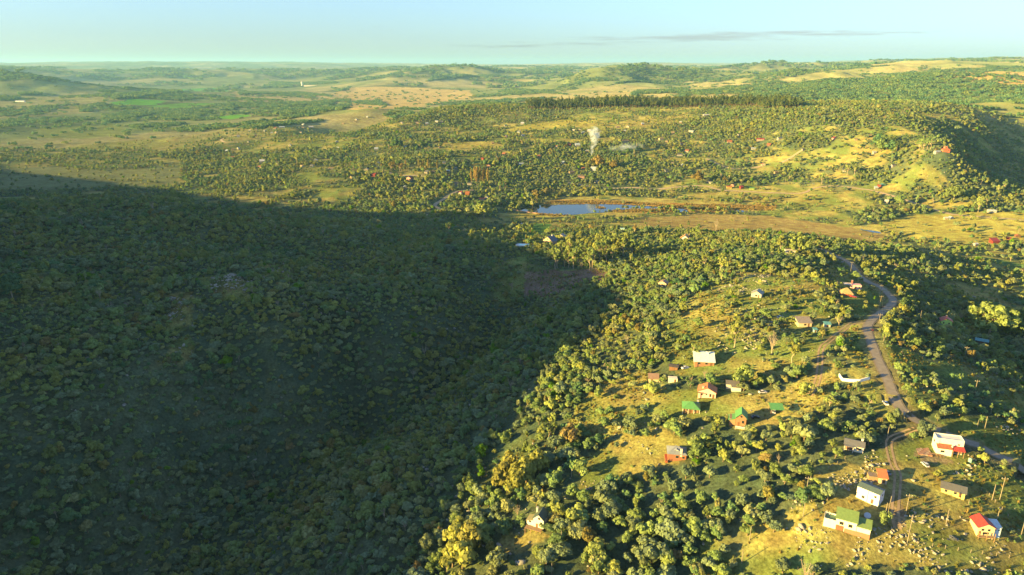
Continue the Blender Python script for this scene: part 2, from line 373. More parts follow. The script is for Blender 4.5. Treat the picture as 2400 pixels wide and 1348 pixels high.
def rockiness(x, y):
    k = np.zeros_like(x)
    jx, jy = fbm(x, y, 18, 3, 81) * 6, fbm(x, y, 18, 3, 85) * 6
    for P, d in ROCKP:
        P = np.asarray(P); bb = (x > P[:, 0].min() - 10) & (x < P[:, 0].max() + 10) & (y > P[:, 1].min() - 10) & (y < P[:, 1].max() + 10)
        if bb.any():
            t = k[bb]; t[inpoly(x[bb] + jx[bb], y[bb] + jy[bb], P)] = d; k[bb] = np.maximum(k[bb], t)
    return k
FIELDS = [(GPOLY(a_), c_) for a_, c_ in (
    ("262,240 310,231 388,236 360,247 266,245", (.10, .26, .03)), ("480,276 560,268 598,271 540,280", (.11, .27, .03)),
    ("350,249 440,241 530,242 420,257", (.12, .24, .04)), ("420,209 530,205 536,214 440,215", (.09, .24, .04)), ("590,246 640,243 660,250 600,252", (.12, .23, .04)),
    ("80,303 180,296 280,288 310,312 190,326 90,322", (.17, .19, .06)), ("150,345 300,330 390,325 390,345 200,355", (.19, .19, .06)),
    ("0,395 200,385 420,380 420,432 0,446", (.15, .16, .07)), ("0,255 220,248 250,262 0,278", (.25, .22, .09)),
    ("820,205 1100,212 1110,228 1000,246 900,262 820,258 700,235", (.34, .255, .11)), ("540,212 700,215 820,225 760,240 560,238", (.30, .245, .115)),
    ("0,228 250,222 260,240 0,250", (.25, .23, .10)), ("1180,305 1300,283 1410,279 1410,288 1300,300 1200,311", (.24, .22, .06)),
    ("1010,338 1150,331 1180,338 1060,350", (.27, .23, .07)), ("1500,512 1640,500 1800,507 1950,526 2100,556 2080,572 1950,560 1800,545 1600,537 1500,528", (.20, .16, .07)),
    ("2030,530 2150,500 2400,500 2420,560 2250,582 2120,556", (.21, .195, .06)), ("2190,175 2260,165 2400,170 2400,200 2280,195", (.26, .19, .085)),
    ("1280,470 1400,468 1600,478 1820,480 1810,494 1700,494 1620,500 1600,489 1400,479 1300,479", (.25, .15, .05)), ("1430,494 1500,490 1590,489 1580,497 1470,500", (.25, .15, .05)),
    ("2085,1195 2118,1188 2122,1238 2092,1242", (.25, .19, .115)), ("1308,566 1338,566 1350,582 1318,584", (.34, .18, .09)), ("2150,1052 2200,1062 2250,1085 2180,1085 2140,1070", (.22, .18, .11)), ("1190,502 1260,500 1330,506 1300,510 1190,508", (.27, .23, .06)), ("1215,556 1250,530 1255,522 1300,525 1260,556 1235,572", (.08, .16, .045)),
    ("2150,576 2230,586 2400,640 2400,618 2250,592", (.09, .14, .05)), ("1230,640 1280,632 1400,628 1430,655 1290,695 1225,690", (.16, .11, .085)))]
# ---------------------------------------------------------------- materials
def newmat(name):
    m = bpy.data.materials.new(name); m.use_nodes = True; nt = m.node_tree; nt.nodes.clear()
    o = nt.nodes.new('ShaderNodeOutputMaterial'); return m, nt.nodes, nt.links, o
def NI(N, t, **k):
    n = N.new(t)
    for a, b in k.items():
        if a in n.inputs: n.inputs[a].default_value = b
        else: setattr(n, a, b)
    return n
_mc = {}
def paint(col, rough=.7, grain=.18, scale=3.0, wave=0, metal=0, spec=.3, name='paint'):
    """plain coloured surface with weathering; wave: corrugation period in metres"""
    key = (tuple(col), rough, grain, scale, wave, metal, spec)
    if key in _mc: return _mc[key]
    m, N, L, o = newmat(name); b = NI(N, 'ShaderNodeBsdfPrincipled', Roughness=rough, Metallic=metal)
    b.inputs['Specular IOR Level'].default_value = spec
    tc = N.new('ShaderNodeTexCoord'); nz = NI(N, 'ShaderNodeTexNoise', Scale=scale, Detail=5.0, Roughness=.65); L.new(tc.outputs['Object'], nz.inputs['Vector'])
    r = NI(N, 'ShaderNodeMapRange'); r.inputs[3].default_value = 1 - grain; r.inputs[4].default_value = 1 + grain; r.inputs[1].default_value = .3; r.inputs[2].default_value = .7
    L.new(nz.outputs[0], r.inputs[0])
    mx = NI(N, 'ShaderNodeVectorMath', operation='SCALE'); mx.inputs[0].default_value = tuple(col); L.new(r.outputs[0], mx.inputs['Scale'])
    L.new(mx.outputs[0], b.inputs['Base Color'])
    if wave:
        n2 = NI(N, 'ShaderNodeTexNoise', Scale=.55, Detail=6.0, Roughness=.7); mpn = N.new('ShaderNodeMapping'); mpn.inputs['Scale'].default_value = (2.2, .5, .5); L.new(tc.outputs['Object'], mpn.inputs[0]); L.new(mpn.outputs[0], n2.inputs['Vector'])
        rr_ = NI(N, 'ShaderNodeMapRange'); rr_.inputs[1].default_value = .52; rr_.inputs[2].default_value = .74; rr_.inputs[3].default_value = 0; rr_.inputs[4].default_value = .6; L.new(n2.outputs[0], rr_.inputs[0])
        mr = NI(N, 'ShaderNodeMix', data_type='RGBA'); L.new(rr_.outputs[0], mr.inputs['Factor']); L.new(mx.outputs[0], mr.inputs['A']); mr.inputs['B'].default_value = (.5 * col[0] + .10, .5 * col[1] + .06, .5 * col[2] + .035, 1); L.new(mr.outputs['Result'], b.inputs['Base Color'])
        wv = NI(N, 'ShaderNodeTexWave', Scale=1.0 / wave / 6.28 * 6.28 / 2); wv.bands_direction = 'X'; L.new(tc.outputs['Object'], wv.inputs['Vector'])
        bp = NI(N, 'ShaderNodeBump', Strength=.5, Distance=.06); L.new(wv.outputs['Fac'], bp.inputs['Height']); L.new(bp.outputs[0], b.inputs['Normal'])
    L.new(b.outputs[0], o.inputs[0]); _mc[key] = m; return m
def ground_mat():
    m, N, L, o = newmat('meadow_ground'); b = NI(N, 'ShaderNodeBsdfDiffuse', Roughness=.5)
    at = NI(N, 'ShaderNodeAttribute', attribute_name='cover'); rk = NI(N, 'ShaderNodeAttribute', attribute_name='rock')
    geo = N.new('ShaderNodeNewGeometry')
    def nz(s, d=6., r=.6):
        n = NI(N, 'ShaderNodeTexNoise', Scale=s, Detail=d, Roughness=r); L.new(geo.outputs['Position'], n.inputs['Vector']); return n
    a = nz(.9); c = nz(.11, 4.); f = nz(.012, 5.)
    def rng_(src, lo, hi, a0=.3, a1=.7):
        q = NI(N, 'ShaderNodeMapRange'); q.inputs[1].default_value = a0; q.inputs[2].default_value = a1; q.inputs[3].default_value = lo; q.inputs[4].default_value = hi; L.new(src, q.inputs[0]); return q.outputs[0]
    def mul(x, y):
        q = NI(N, 'ShaderNodeMath', operation='MULTIPLY'); L.new(x, q.inputs[0]); L.new(y, q.inputs[1]); return q.outputs[0]
    k = mul(mul(rng_(a.outputs[0], .55, 1.42), rng_(c.outputs[0], .72, 1.28)), rng_(f.outputs[0], .8, 1.2))
    v = NI(N, 'ShaderNodeVectorMath', operation='SCALE'); L.new(at.outputs['Color'], v.inputs[0]); L.new(k, v.inputs['Scale'])
    # hue drift between straw and green
    hs = NI(N, 'ShaderNodeHueSaturation'); L.new(rng_(c.outputs[0], .475, .53), hs.inputs['Hue']); L.new(v.outputs[0], hs.inputs['Color'])
    vo = NI(N, 'ShaderNodeTexVoronoi', Scale=.55); L.new(geo.outputs['Position'], vo.inputs['Vector'])
    n2 = nz(.35, 6., .7)
    s1 = NI(N, 'ShaderNodeMath', operation='ADD'); L.new(n2.outputs[0], s1.inputs[0]); L.new(mul(rk.outputs['Fac'], rng_(vo.outputs['Distance'], .55, .1, 0., .8)), s1.inputs[1])
    fac = rng_(s1.outputs[0], 0., .8, .92, 1.06)
    mix = NI(N, 'ShaderNodeMix', data_type='RGBA'); L.new(fac, mix.inputs['Factor']); L.new(hs.outputs[0], mix.inputs['A'])
    rc = NI(N, 'ShaderNodeVectorMath', operation='SCALE'); rc.inputs[0].default_value = (.29, .27, .235); L.new(rng_(a.outputs[0], .55, 1.3), rc.inputs['Scale']); L.new(rc.outputs[0], mix.inputs['B'])
    L.new(mix.outputs['Result'], b.inputs['Color'])
    bp = NI(N, 'ShaderNodeBump', Strength=1.0, Distance=.5); L.new(nz(.7, 6., .7).outputs[0], bp.inputs['Height']); L.new(bp.outputs[0], b.inputs['Normal'])
    L.new(b.outputs[0], o.inputs[0]); return m
def leaf_mat(name, stops, vary=.22, trans=.0):
    m, N, L, o = newmat(name); b = NI(N, 'ShaderNodeBsdfDiffuse')
    at = NI(N, 'ShaderNodeAttribute', attribute_name='tint', attribute_type='INSTANCER'); oi = N.new('ShaderNodeObjectInfo')
    cr = N.new('ShaderNodeValToRGB'); el = cr.color_ramp.elements
    while len(el) < len(stops): el.new(.5)
    for e, (p, c) in zip(el, stops): e.position = p; e.color = (*c, 1)
    L.new(at.outputs['Fac'], cr.inputs[0])
    tc = N.new('ShaderNodeTexCoord'); nz = NI(N, 'ShaderNodeTexNoise', Scale=2.2, Detail=3.0); L.new(tc.outputs['Object'], nz.inputs['Vector'])
    q = NI(N, 'ShaderNodeMapRange'); q.inputs[1].default_value = .3; q.inputs[2].default_value = .7; q.inputs[3].default_value = .72; q.inputs[4].default_value = 1.3; L.new(nz.outputs[0], q.inputs[0])
    q2 = NI(N, 'ShaderNodeMapRange'); q2.inputs[3].default_value = 1 - vary; q2.inputs[4].default_value = 1 + vary; L.new(oi.outputs['Random'], q2.inputs[0])
    mu = NI(N, 'ShaderNodeMath', operation='MULTIPLY'); L.new(q.outputs[0], mu.inputs[0]); L.new(q2.outputs[0], mu.inputs[1])
    v = NI(N, 'ShaderNodeVectorMath', operation='SCALE'); L.new(cr.outputs[0], v.inputs[0]); L.new(mu.outputs[0], v.inputs['Scale'])
    L.new(v.outputs[0], b.inputs['Color'])
    tl = N.new('ShaderNodeBsdfTranslucent'); vt = NI(N, 'ShaderNodeVectorMath', operation='MULTIPLY'); vt.inputs[1].default_value = (1.25, 1.2, .7); L.new(v.outputs[0], vt.inputs[0]); L.new(vt.outputs[0], tl.inputs['Color'])
    ms = N.new('ShaderNodeMixShader'); ms.inputs[0].default_value = .28; L.new(b.outputs[0], ms.inputs[1]); L.new(tl.outputs[0], ms.inputs[2]); L.new(ms.outputs[0], o.inputs[0])
    return m
SCRUB = [(0., (.055, .140, .098)), (.25, (.100, .195, .096)), (.5, (.172, .240, .090)), (.72, (.265, .285, .080)), (.81, (.20, .165, .06)), (.91, (.30, .21, .085)), (1., (.10, .20, .02))]
LEAF = leaf_mat('scrub_leaves', SCRUB)
LEAF2 = leaf_mat('grey_scrub_leaves', [(0., (.10, .16, .13)), (.5, (.175, .225, .125)), (.75, (.26, .27, .115)), (1., (.22, .175, .075))])
STRAW = leaf_mat('grass_blades', [(0., (.13, .15, .04)), (.5, (.22, .19, .06)), (1., (.27, .20, .08))])
REED = leaf_mat('reed_blades', [(0., (.22, .165, .07)), (1., (.30, .225, .10))])
PINE = leaf_mat('pine_needles', [(0., (.07, .11, .05)), (1., (.12, .14, .05))])
BARK = paint((.17, .13, .09), .9, .3, 4, name='bark'); PALEBARK = paint((.30, .25, .19), .85, .2, 3, name='pale_bark')
STONE = paint((.27, .25, .215), .9, .35, 1.6, name='lichen_stone')
def tag(o, label=None, cat=None, group=None, kind=None):
    if label: o['label'] = label
    if cat: o['category'] = cat
    if group: o['group'] = group
    if kind: o['kind'] = kind
    return o
def mesh_np(name, V, F, mat=None, smooth=False):
    """V (n,3), F (m,k) with k 3 or 4"""
    me = bpy.data.meshes.new(name); V = np.asarray(V, np.float32); F = np.asarray(F, np.int32)
    me.vertices.add(len(V)); me.vertices.foreach_set('co', V.ravel()); k = F.shape[1] if len(F) else 3
    me.loops.add(F.size); me.loops.foreach_set('vertex_index', F.ravel())
    me.polygons.add(len(F)); me.polygons.foreach_set('loop_start', np.arange(0, F.size, k, dtype=np.int32)); me.polygons.foreach_set('loop_total', np.full(len(F), k, np.int32))
    if smooth: me.polygons.foreach_set('use_smooth', np.ones(len(F), bool))
    me.update(calc_edges=True)
    if mat: me.materials.append(mat)
    return me
def link(name, data, parent=None, loc=None, rot=None):
    o = bpy.data.objects.new(name, data); COL.objects.link(o)
    if parent: o.parent = parent
    if loc is not None: o.location = loc
    if rot is not None: o.rotation_euler = rot
    return o
# ---------------------------------------------------------------- terrain
def cover_colors():
    x, y, r, z = GX.ravel(), GY.ravel(), GR.ravel(), Z.ravel(); a = GA.ravel()
    c = np.zeros((len(x), 3)); L3 = lambda p, q, t: np.asarray(p)[None] * (1 - t[:, None]) + np.asarray(q)[None] * t[:, None]
    n = fbm(x, y, 26, 3, 91); nb = fbm(x, y, 120, 3, 95)
    c[:] = L3((.125, .155, .048), (.225, .20, .072), sstep(-.5, .5, n + nb * .6 + .15))
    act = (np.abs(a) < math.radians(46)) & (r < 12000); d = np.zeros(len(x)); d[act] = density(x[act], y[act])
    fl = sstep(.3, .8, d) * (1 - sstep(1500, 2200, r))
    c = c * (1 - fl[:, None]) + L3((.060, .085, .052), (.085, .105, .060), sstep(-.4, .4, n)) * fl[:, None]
    # the wide plain and the hills beyond
    fa = sstep(1700, 2300, r); st = fbm(x, y * .6, 700, 4, 101); st2 = fbm(x * .5, y, 260, 3, 105)
    far = L3((.15, .18, .075), (.26, .23, .115), sstep(-.55, .5, st + .4 * st2)); far = far * (1 + .18 * fbm(x, y, 90, 3, 109))[:, None]
    sc = fbm(x, y, 420, 4, 71); sm = np.clip((sc - .2 + sstep(25, 110, z) * .45) * 2.2, 0, .88); sm *= 1 - .5 * sstep(9000, 16000, r)
    far = far * (1 - sm[:, None]) + np.array([.07, .085, .04])[None] * sm[:, None]
    c = c * (1 - fa[:, None]) + far * fa[:, None]
    jn = fbm(x, y, 40, 3, 111) * np.clip(r / 160., 1, 14)
    for P, col in FIELDS:
        P = np.asarray(P); bb = (x > P[:, 0].min()) & (x < P[:, 0].max()) & (y > P[:, 1].min()) & (y < P[:, 1].max())
        ins = np.zeros(len(x), bool); ins[bb] = inpoly(x[bb] + jn[bb] * .6, y[bb] + jn[bb], P)
        c[ins] = np.asarray(col)[None] * (1 + .12 * n[ins])[:, None]
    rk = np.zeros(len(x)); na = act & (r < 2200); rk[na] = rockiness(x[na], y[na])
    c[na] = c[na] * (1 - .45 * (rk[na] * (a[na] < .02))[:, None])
    for T in TRACKS:
        dd = segdist(x[na], y[na], T[::2]); wv = (1 - sstep(1.4, 3.0, dd)) * .3; c[na] = c[na] * (1 - wv[:, None]) + np.array([.24, .18, .10])[None] * wv[:, None]
    dd = segdist(x[na], y[na], ROAD[::3]); wv = (1 - sstep(3.5, 6.5, dd)) * .5; c[na] = c[na] * (1 - wv[:, None]) + np.array([.22, .175, .095])[None] * wv[:, None]
    return np.clip(c, .01, .6), rk
def build_terrain():
    na = len(AZ); V = np.stack([GX.ravel(), GY.ravel(), Z.ravel()], 1)
    i = np.arange(NR * na).reshape(NR, na)
    F = np.stack([i[:-1, :-1], i[:-1, 1:], i[1:, 1:], i[1:, :-1]], -1).reshape(-1, 4)[:, ::-1]
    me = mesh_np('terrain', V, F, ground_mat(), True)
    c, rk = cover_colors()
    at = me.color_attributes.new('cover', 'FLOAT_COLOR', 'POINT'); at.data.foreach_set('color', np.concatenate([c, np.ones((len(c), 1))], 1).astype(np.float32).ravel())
    ar = me.attributes.new('rock', 'FLOAT', 'POINT'); ar.data.foreach_set('value', rk.astype(np.float32))
    o = link('terrain', me); tag(o, 'rolling hills and valley floor of grass, scrub and stone', kind='structure'); return o
build_terrain()
def strip(name, P, width, mat, lift, across=5, label=None, zs=None):
    P = np.asarray(P); t = np.gradient(P, axis=0); t /= np.hypot(t[:, 0], t[:, 1])[:, None]; nrm = np.stack([-t[:, 1], t[:, 0]], 1)
    w = np.linspace(-.5, .5, across)
    wd = width * (1 + .06 * np.sin(np.arange(len(P)) * .9) * 1.0)
    X = P[:, None, :] + nrm[:, None, :] * (w[None, :] * wd[:, None])[:, :, None]
    z = zat(X[..., 0], X[..., 1]) + lift
    if zs is not None: z = np.maximum(z, zs[:, None] + lift)
    V = np.concatenate([X, z[..., None]], -1).reshape(-1, 3); n, k = len(P), across
    i = np.arange(n * k).reshape(n, k); F = np.stack([i[:-1, :-1], i[:-1, 1:], i[1:, 1:], i[1:, :-1]], -1).reshape(-1, 4)
    o = link(name, mesh_np(name, V, F, mat, True)); tag(o, label, kind='structure'); return o
def asphalt():
    m, N, L, o = newmat('asphalt'); b = NI(N, 'ShaderNodeBsdfPrincipled', Roughness=.85); geo = N.new('ShaderNodeNewGeometry')
    nz = NI(N, 'ShaderNodeTexNoise', Scale=.6, Detail=7.0, Roughness=.65); L.new(geo.outputs['Position'], nz.inputs['Vector'])
    cr = N.new('ShaderNodeValToRGB'); cr.color_ramp.elements[0].color = (.17, .140, .105, 1); cr.color_ramp.elements[1].color = (.26, .220, .170, 1)
    cr.color_ramp.elements[0].position = .3; cr.color_ramp.elements[1].position = .72
    L.new(nz.outputs[0], cr.inputs[0]); L.new(cr.outputs[0], b.inputs['Base Color']); L.new(b.outputs[0], o.inputs[0]); return m
strip('road_shoulder', ROAD, 4.6, paint((.21, .165, .10), .95, .3, .5, name='dirt'), .06, 7, 'dusty earth shoulder along the asphalt road', RZ - .04)
strip('asphalt_road', ROAD, 3.5, asphalt(), .10, 5, 'winding grey asphalt road along the ridge', RZ)
DIRT = paint((.30, .215, .125), .95, .3, .4, name='track_earth')
for T in TRACKS:
    t = np.gradient(T, axis=0); t /= np.hypot(t[:, 0], t[:, 1])[:, None]; nr = np.stack([-t[:, 1], t[:, 0]], 1)
    a = strip('dirt_track', T + nr * .85, .75, DIRT, .05, 3, 'pair of earth wheel ruts running through the grass of the ridge')
    strip('wheel_rut', T - nr * .85, .75, DIRT, .05, 3).parent = a
for k, T in enumerate(DROADS): strip('dirt_road', T, 5.0, paint((.36, .27, .17), .95, .25, .3, name='gravel'), .22, 4, 'pale earth road through the village in the valley')
def water_mat():
    m, N, L, o = newmat('still_water'); b = NI(N, 'ShaderNodeBsdfPrincipled', Roughness=.06); b.inputs['Base Color'].default_value = (.012, .022, .028, 1); b.inputs['IOR'].default_value = 1.33
    geo = N.new('ShaderNodeNewGeometry'); nz = NI(N, 'ShaderNodeTexNoise', Scale=.5, Detail=3.0); L.new(geo.outputs['Position'], nz.inputs['Vector'])
    bp = NI(N, 'ShaderNodeBump', Strength=.06, Distance=.1); L.new(nz.outputs[0], bp.inputs['Height']); L.new(bp.outputs[0], b.inputs['Normal'])
    L.new(b.outputs[0], o.inputs[0]); return m
WM = water_mat()
for (nm, P), lb in zip(WATERS, ('calm pond water reflecting the evening sky behind the dam', 'small reed pool at the tail of the pond', 'narrow pool in the marshy flat', 'thin creek water winding through the meadow', 'short creek bend below the rocky slope')):
    bm = bmesh.new(); bm.faces.new([bm.verts.new((x, y, 0.0)) for x, y in P]); bmesh.ops.recalc_face_normals(bm, faces=bm.faces[:])
    if bm.faces[:][0].normal.z < 0: bmesh.ops.reverse_faces(bm, faces=bm.faces[:])
    bmesh.ops.triangulate(bm, faces=bm.faces[:]); me = bpy.data.meshes.new(nm); bm.to_mesh(me); bm.free(); me.materials.append(WM)
    tag(link(nm + '_water', me), lb, kind='structure')
# ---------------------------------------------------------------- plants: prototypes
def ico(sub=1):
    bm = bmesh.new(); bmesh.ops.create_icosphere(bm, subdivisions=sub, radius=1.0)
    V = np.array([v.co[:] for v in bm.verts]); F = np.array([[v.index for v in f.verts] for f in bm.faces]); bm.free(); return V, F
def leaf_cloud(R, centers, rads, per, size, flat=.8, upb=.25):
    """leaf sprays (quads) set round clump centres, facing outwards"""
    V = []; k = 0
    for c, rr in zip(centers, rads):
        n = int(per * (rr / np.mean(rads)) ** 1.5)
        d = R.normal(size=(n, 3)); d /= np.linalg.norm(d, axis=1)[:, None]; d[:, 2] = np.where(d[:, 2] < -.45, -d[:, 2], d[:, 2])
        p = np.asarray(c) + d * (rr * (R.random((n, 1)) ** .22)) * np.array([1, 1, flat])
        nn = d + R.normal(size=(n, 3)) * .34 + np.array([0, 0, upb]); nn /= np.linalg.norm(nn, axis=1)[:, None]
        t = np.cross(nn, R.normal(size=(n, 3))); t /= np.linalg.norm(t, axis=1)[:, None] + 1e-9; b = np.cross(nn, t)
        s = size * (.6 + .8 * R.random((n, 1)))
        V.append(np.stack([p - t * s - b * s * .6, p + t * s - b * s * .5, p + t * s * .8 + b * s * .7, p - t * s * .7 + b * s * .6], 1))
    V = np.concatenate(V).reshape(-1, 3); return V, np.arange(len(V)).reshape(-1, 4)
def tube(path, rads, k=6):
    V = []; F = []; path = np.asarray(path, float); n = len(path)
    for i in range(n):
        t = path[min(i + 1, n - 1)] - path[max(i - 1, 0)]; t /= np.linalg.norm(t) + 1e-9
        a = np.cross(t, (0.3, .8, .1)); a /= np.linalg.norm(a); b = np.cross(t, a)
        for j in range(k):
            q = 2 * math.pi * j / k; V.append(path[i] + rads[i] * (math.cos(q) * a + math.sin(q) * b))
    for i in range(n - 1):
        for j in range(k): F.append((i * k + j, i * k + (j + 1) % k, (i + 1) * k + (j + 1) % k, (i + 1) * k + j))
    return np.array(V), np.array(F)
def join(parts):
    V = []; F = []; o = 0
    for v, f in parts: V.append(v); F.append(np.asarray(f) + o); o += len(v)
    return np.concatenate(V), np.concatenate(F)
def tri2quad(f): return np.concatenate([f, f[:, 2:3]], 1)
PROTO = {}          # name -> (crown mesh, trunk mesh)
def two_mat_mesh(name, cr, tr, mc, mt):
    V, F = join([cr, tr]); me = mesh_np(name, V, F, mc); me.materials.append(mt)
    me.polygons.foreach_set('material_index', np.concatenate([np.zeros(len(cr[1]), np.int32), np.ones(len(tr[1]), np.int32)])); return me
def limbs(R, centers, base_h, r0, wob=.06, frac=.6):
    parts = [tube([(0, 0, -.5 * base_h), (R.normal() * wob, R.normal() * wob, base_h * .5), (0, 0, base_h)], [r0 * 1.25, r0, r0 * .8])]
    for c in centers[::max(1, int(1 / frac))]:
        c = np.asarray(c); m = c * .5 + np.array([0, 0, base_h]) * .5 + R.normal(size=3) * wob
        parts.append(tube([(0, 0, base_h * .8), m, c], [r0 * .6, r0 * .42, r0 * .15], 5))
    return join(parts)
def scrub(seed, nclump=15, per=40, rz=.72, size=.115, zc=.92):
    R = np.random.default_rng(seed); C = []; rad = []
    while len(C) < nclump:
        d = R.normal(size=3); d /= np.linalg.norm(d)
        if d[2] < -.35: continue
        q = (.35 + .5 * R.random()); C.append((d[0] * q * (1 + .2 * R.normal()), d[1] * q * (1 + .2 * R.normal()), zc + d[2] * q * rz)); rad.append(.26 + .2 * R.random())
    cr = leaf_cloud(R, C, rad, per, size)
    iv, jf = ico(1); iv = iv * (.52 + .16 * R.random((len(iv), 1))) * np.array([1, 1, rz]) + np.array([0, 0, zc])
    return join([cr, (iv, tri2quad(jf))]), limbs(R, C[:6], .5 * zc, .07)
def euc(seed, nclump=13, spread=.62, h=3.0, per=40, cr=.22):
    R = np.random.default_rng(seed); C = []; rad = []
    for k in range(nclump):
        a = R.random() * 6.283; q = spread * math.sqrt(R.random()); z = h * (.52 + .45 * R.random()) - q * .5
        C.append((q * math.cos(a), q * math.sin(a), z)); rad.append(cr + cr * .9 * R.random())
    return leaf_cloud(R, C, rad, per, .085, .85), limbs(R, C, h * .42, .055, .07, 1.)
def poplar(seed):
    R = np.random.default_rng(seed); C = [(R.normal() * .07, R.normal() * .07, .5 + 3.3 * k / 12) for k in range(13)]; rad = [.34 * math.sin(math.pi * (k + 1.2) / 14.5) + .07 for k in range(13)]
    return leaf_cloud(R, C, rad, 42, .085, 1.6), limbs(R, C[:2], 1.5, .05)
def pine(seed):
    R = np.random.default_rng(seed); C = []; rad = []
    for k in range(12): C.append((R.normal() * .2, R.normal() * .2, 1.7 + 1.5 * k / 12)); rad.append(.40 - .02 * k)
    return leaf_cloud(R, C, rad, 34, .10, .7), limbs(R, C[:1], 2.2, .055)
def bare(seed, h=2.4):
    R = np.random.default_rng(seed); parts = [tube([(0, 0, -.2), (.03, .02, h * .4)], [.075, .055])]
    twigs = []
    for k in range(15):
        a = R.random() * 6.283; sp = .35 + .5 * R.random(); z0 = h * (.2 + .3 * R.random()); e = np.array([math.cos(a) * sp, math.sin(a) * sp, h * (.6 + .4 * R.random())])
        m = e * np.array([.6, .6, .6]) + np.array([0, 0, z0 * .4]); parts.append(tube([(0, 0, z0), m, e], [.04, .025, .008], 4))
        for q in range(4):
            t = .4 + .6 * R.random(); s = m * (1 - t) + e * t; parts.append(tube([s, s + R.normal(size=3) * .16 + np.array([0, 0, .12])], [.011, .003], 3) if False else tube([s, s + R.normal(size=3) * .08 + np.array([0, 0, .06]), s + R.normal(size=3) * .17 + np.array([0, 0, .14])], [.012, .008, .003], 4))
    return join(parts)
def tuft(seed, n=34, h=1.0):
    R = np.random.default_rng(seed); V = []
    for k in range(n):
        a = R.random() * 6.283; q = .55 * math.sqrt(R.random()); lean = .35 * R.random(); w = .07 + .06 * R.random(); hh = h * (.5 + .6 * R.random())
        p = np.array([q * math.cos(a), q * math.sin(a), -.1]); t = np.array([-math.sin(a), math.cos(a), 0]) * w; e = p + np.array([math.cos(a) * lean, math.sin(a) * lean, hh])
        V += [p - t, p + t, e + t * .4, e - t * .4]
    V = np.array(V); return V, np.arange(len(V)).reshape(-1, 4)
def rock(seed):
    R = np.random.default_rng(seed); V, F = ico(2); s = np.array([1, .55 + .4 * R.random(), .45 + .35 * R.random()])
    for k in range(14):
        d = R.normal(size=3); d /= np.linalg.norm(d); c = .42 + .3 * R.random(); t = V @ d; V = V - np.maximum(t - c, 0)[:, None] * d
    return (V + R.normal(size=V.shape) * .05) * s, F
kinds = []          # order of the scatter prototypes
CROWN = {}; TRUNK = {}
def add_kind(nm, cr, tr, mc, mt): CROWN[nm] = mesh_np(nm + '_crown', *cr, mc); TRUNK[nm] = mesh_np(nm + '_trunk', *tr, mt, True); PROTO[nm] = two_mat_mesh(nm, cr, tr, mc, mt); kinds.append(nm)
for k in range(5): add_kind('scrub%d' % k, *scrub(20 + k, 11 + 2 * k, rz=(.62, .8, .7, .95, .55)[k]), LEAF2 if k in (2, 4) else LEAF, BARK)
for k in range(3): add_kind('eucalypt%d' % k, *euc(40 + k, 20 + 2 * k, .55 + .1 * k, 3.0, 28, .16), LEAF, PALEBARK)
add_kind('poplar0', *poplar(50), LEAF, PALEBARK); add_kind('poplar1', *poplar(51), LEAF, PALEBARK)
add_kind('pine0', *pine(60), PINE, BARK); add_kind('pine1', *pine(61), PINE, BARK)
add_kind('spreading0', *euc(70, 60, 1.2, 2.2, 44, .17), LEAF, PALEBARK); add_kind('spreading1', *euc(71, 56, 1.05, 2.3, 44, .17), LEAF, PALEBARK)
BAREM = mesh_np('bare_limbs', *bare(80), PALEBARK, True); BAREM2 = mesh_np('bare_limbs', *bare(81, 2.8), PALEBARK, True)
LOW = [mesh_np('low%d' % k, *leaf_cloud(np.random.default_rng(90 + k), [(.3 * math.cos(q), .3 * math.sin(q), .28) for q in (0, 1.9, 4.1)] + [(0, 0, .5)], [.42, .38, .45, .4], 24, .13), LEAF) for k in range(3)]
TUFT = [mesh_np('tuft%d' % k, *tuft(95 + k), STRAW) for k in range(2)]; REEDM = [mesh_np('reed%d' % k, *tuft(98 + k, 40, 1.25), REED) for k in range(2)]
ROCKM = [mesh_np('stone%d' % k, *rock(100 + k), STONE) for k in range(5)]
# far clump of trees, wider than tall
def far_clump(seed):
    R = np.random.default_rng(seed); C = [(R.normal() * .75, R.normal() * .75, .45 + .25 * R.random()) for _ in range(12)]
    return leaf_cloud(R, C, [.36 + .2 * R.random() for _ in C], 26, .17, .9)
CLUMP = [mesh_np('clump%d' % k, *far_clump(110 + k), LEAF) for k in range(3)]

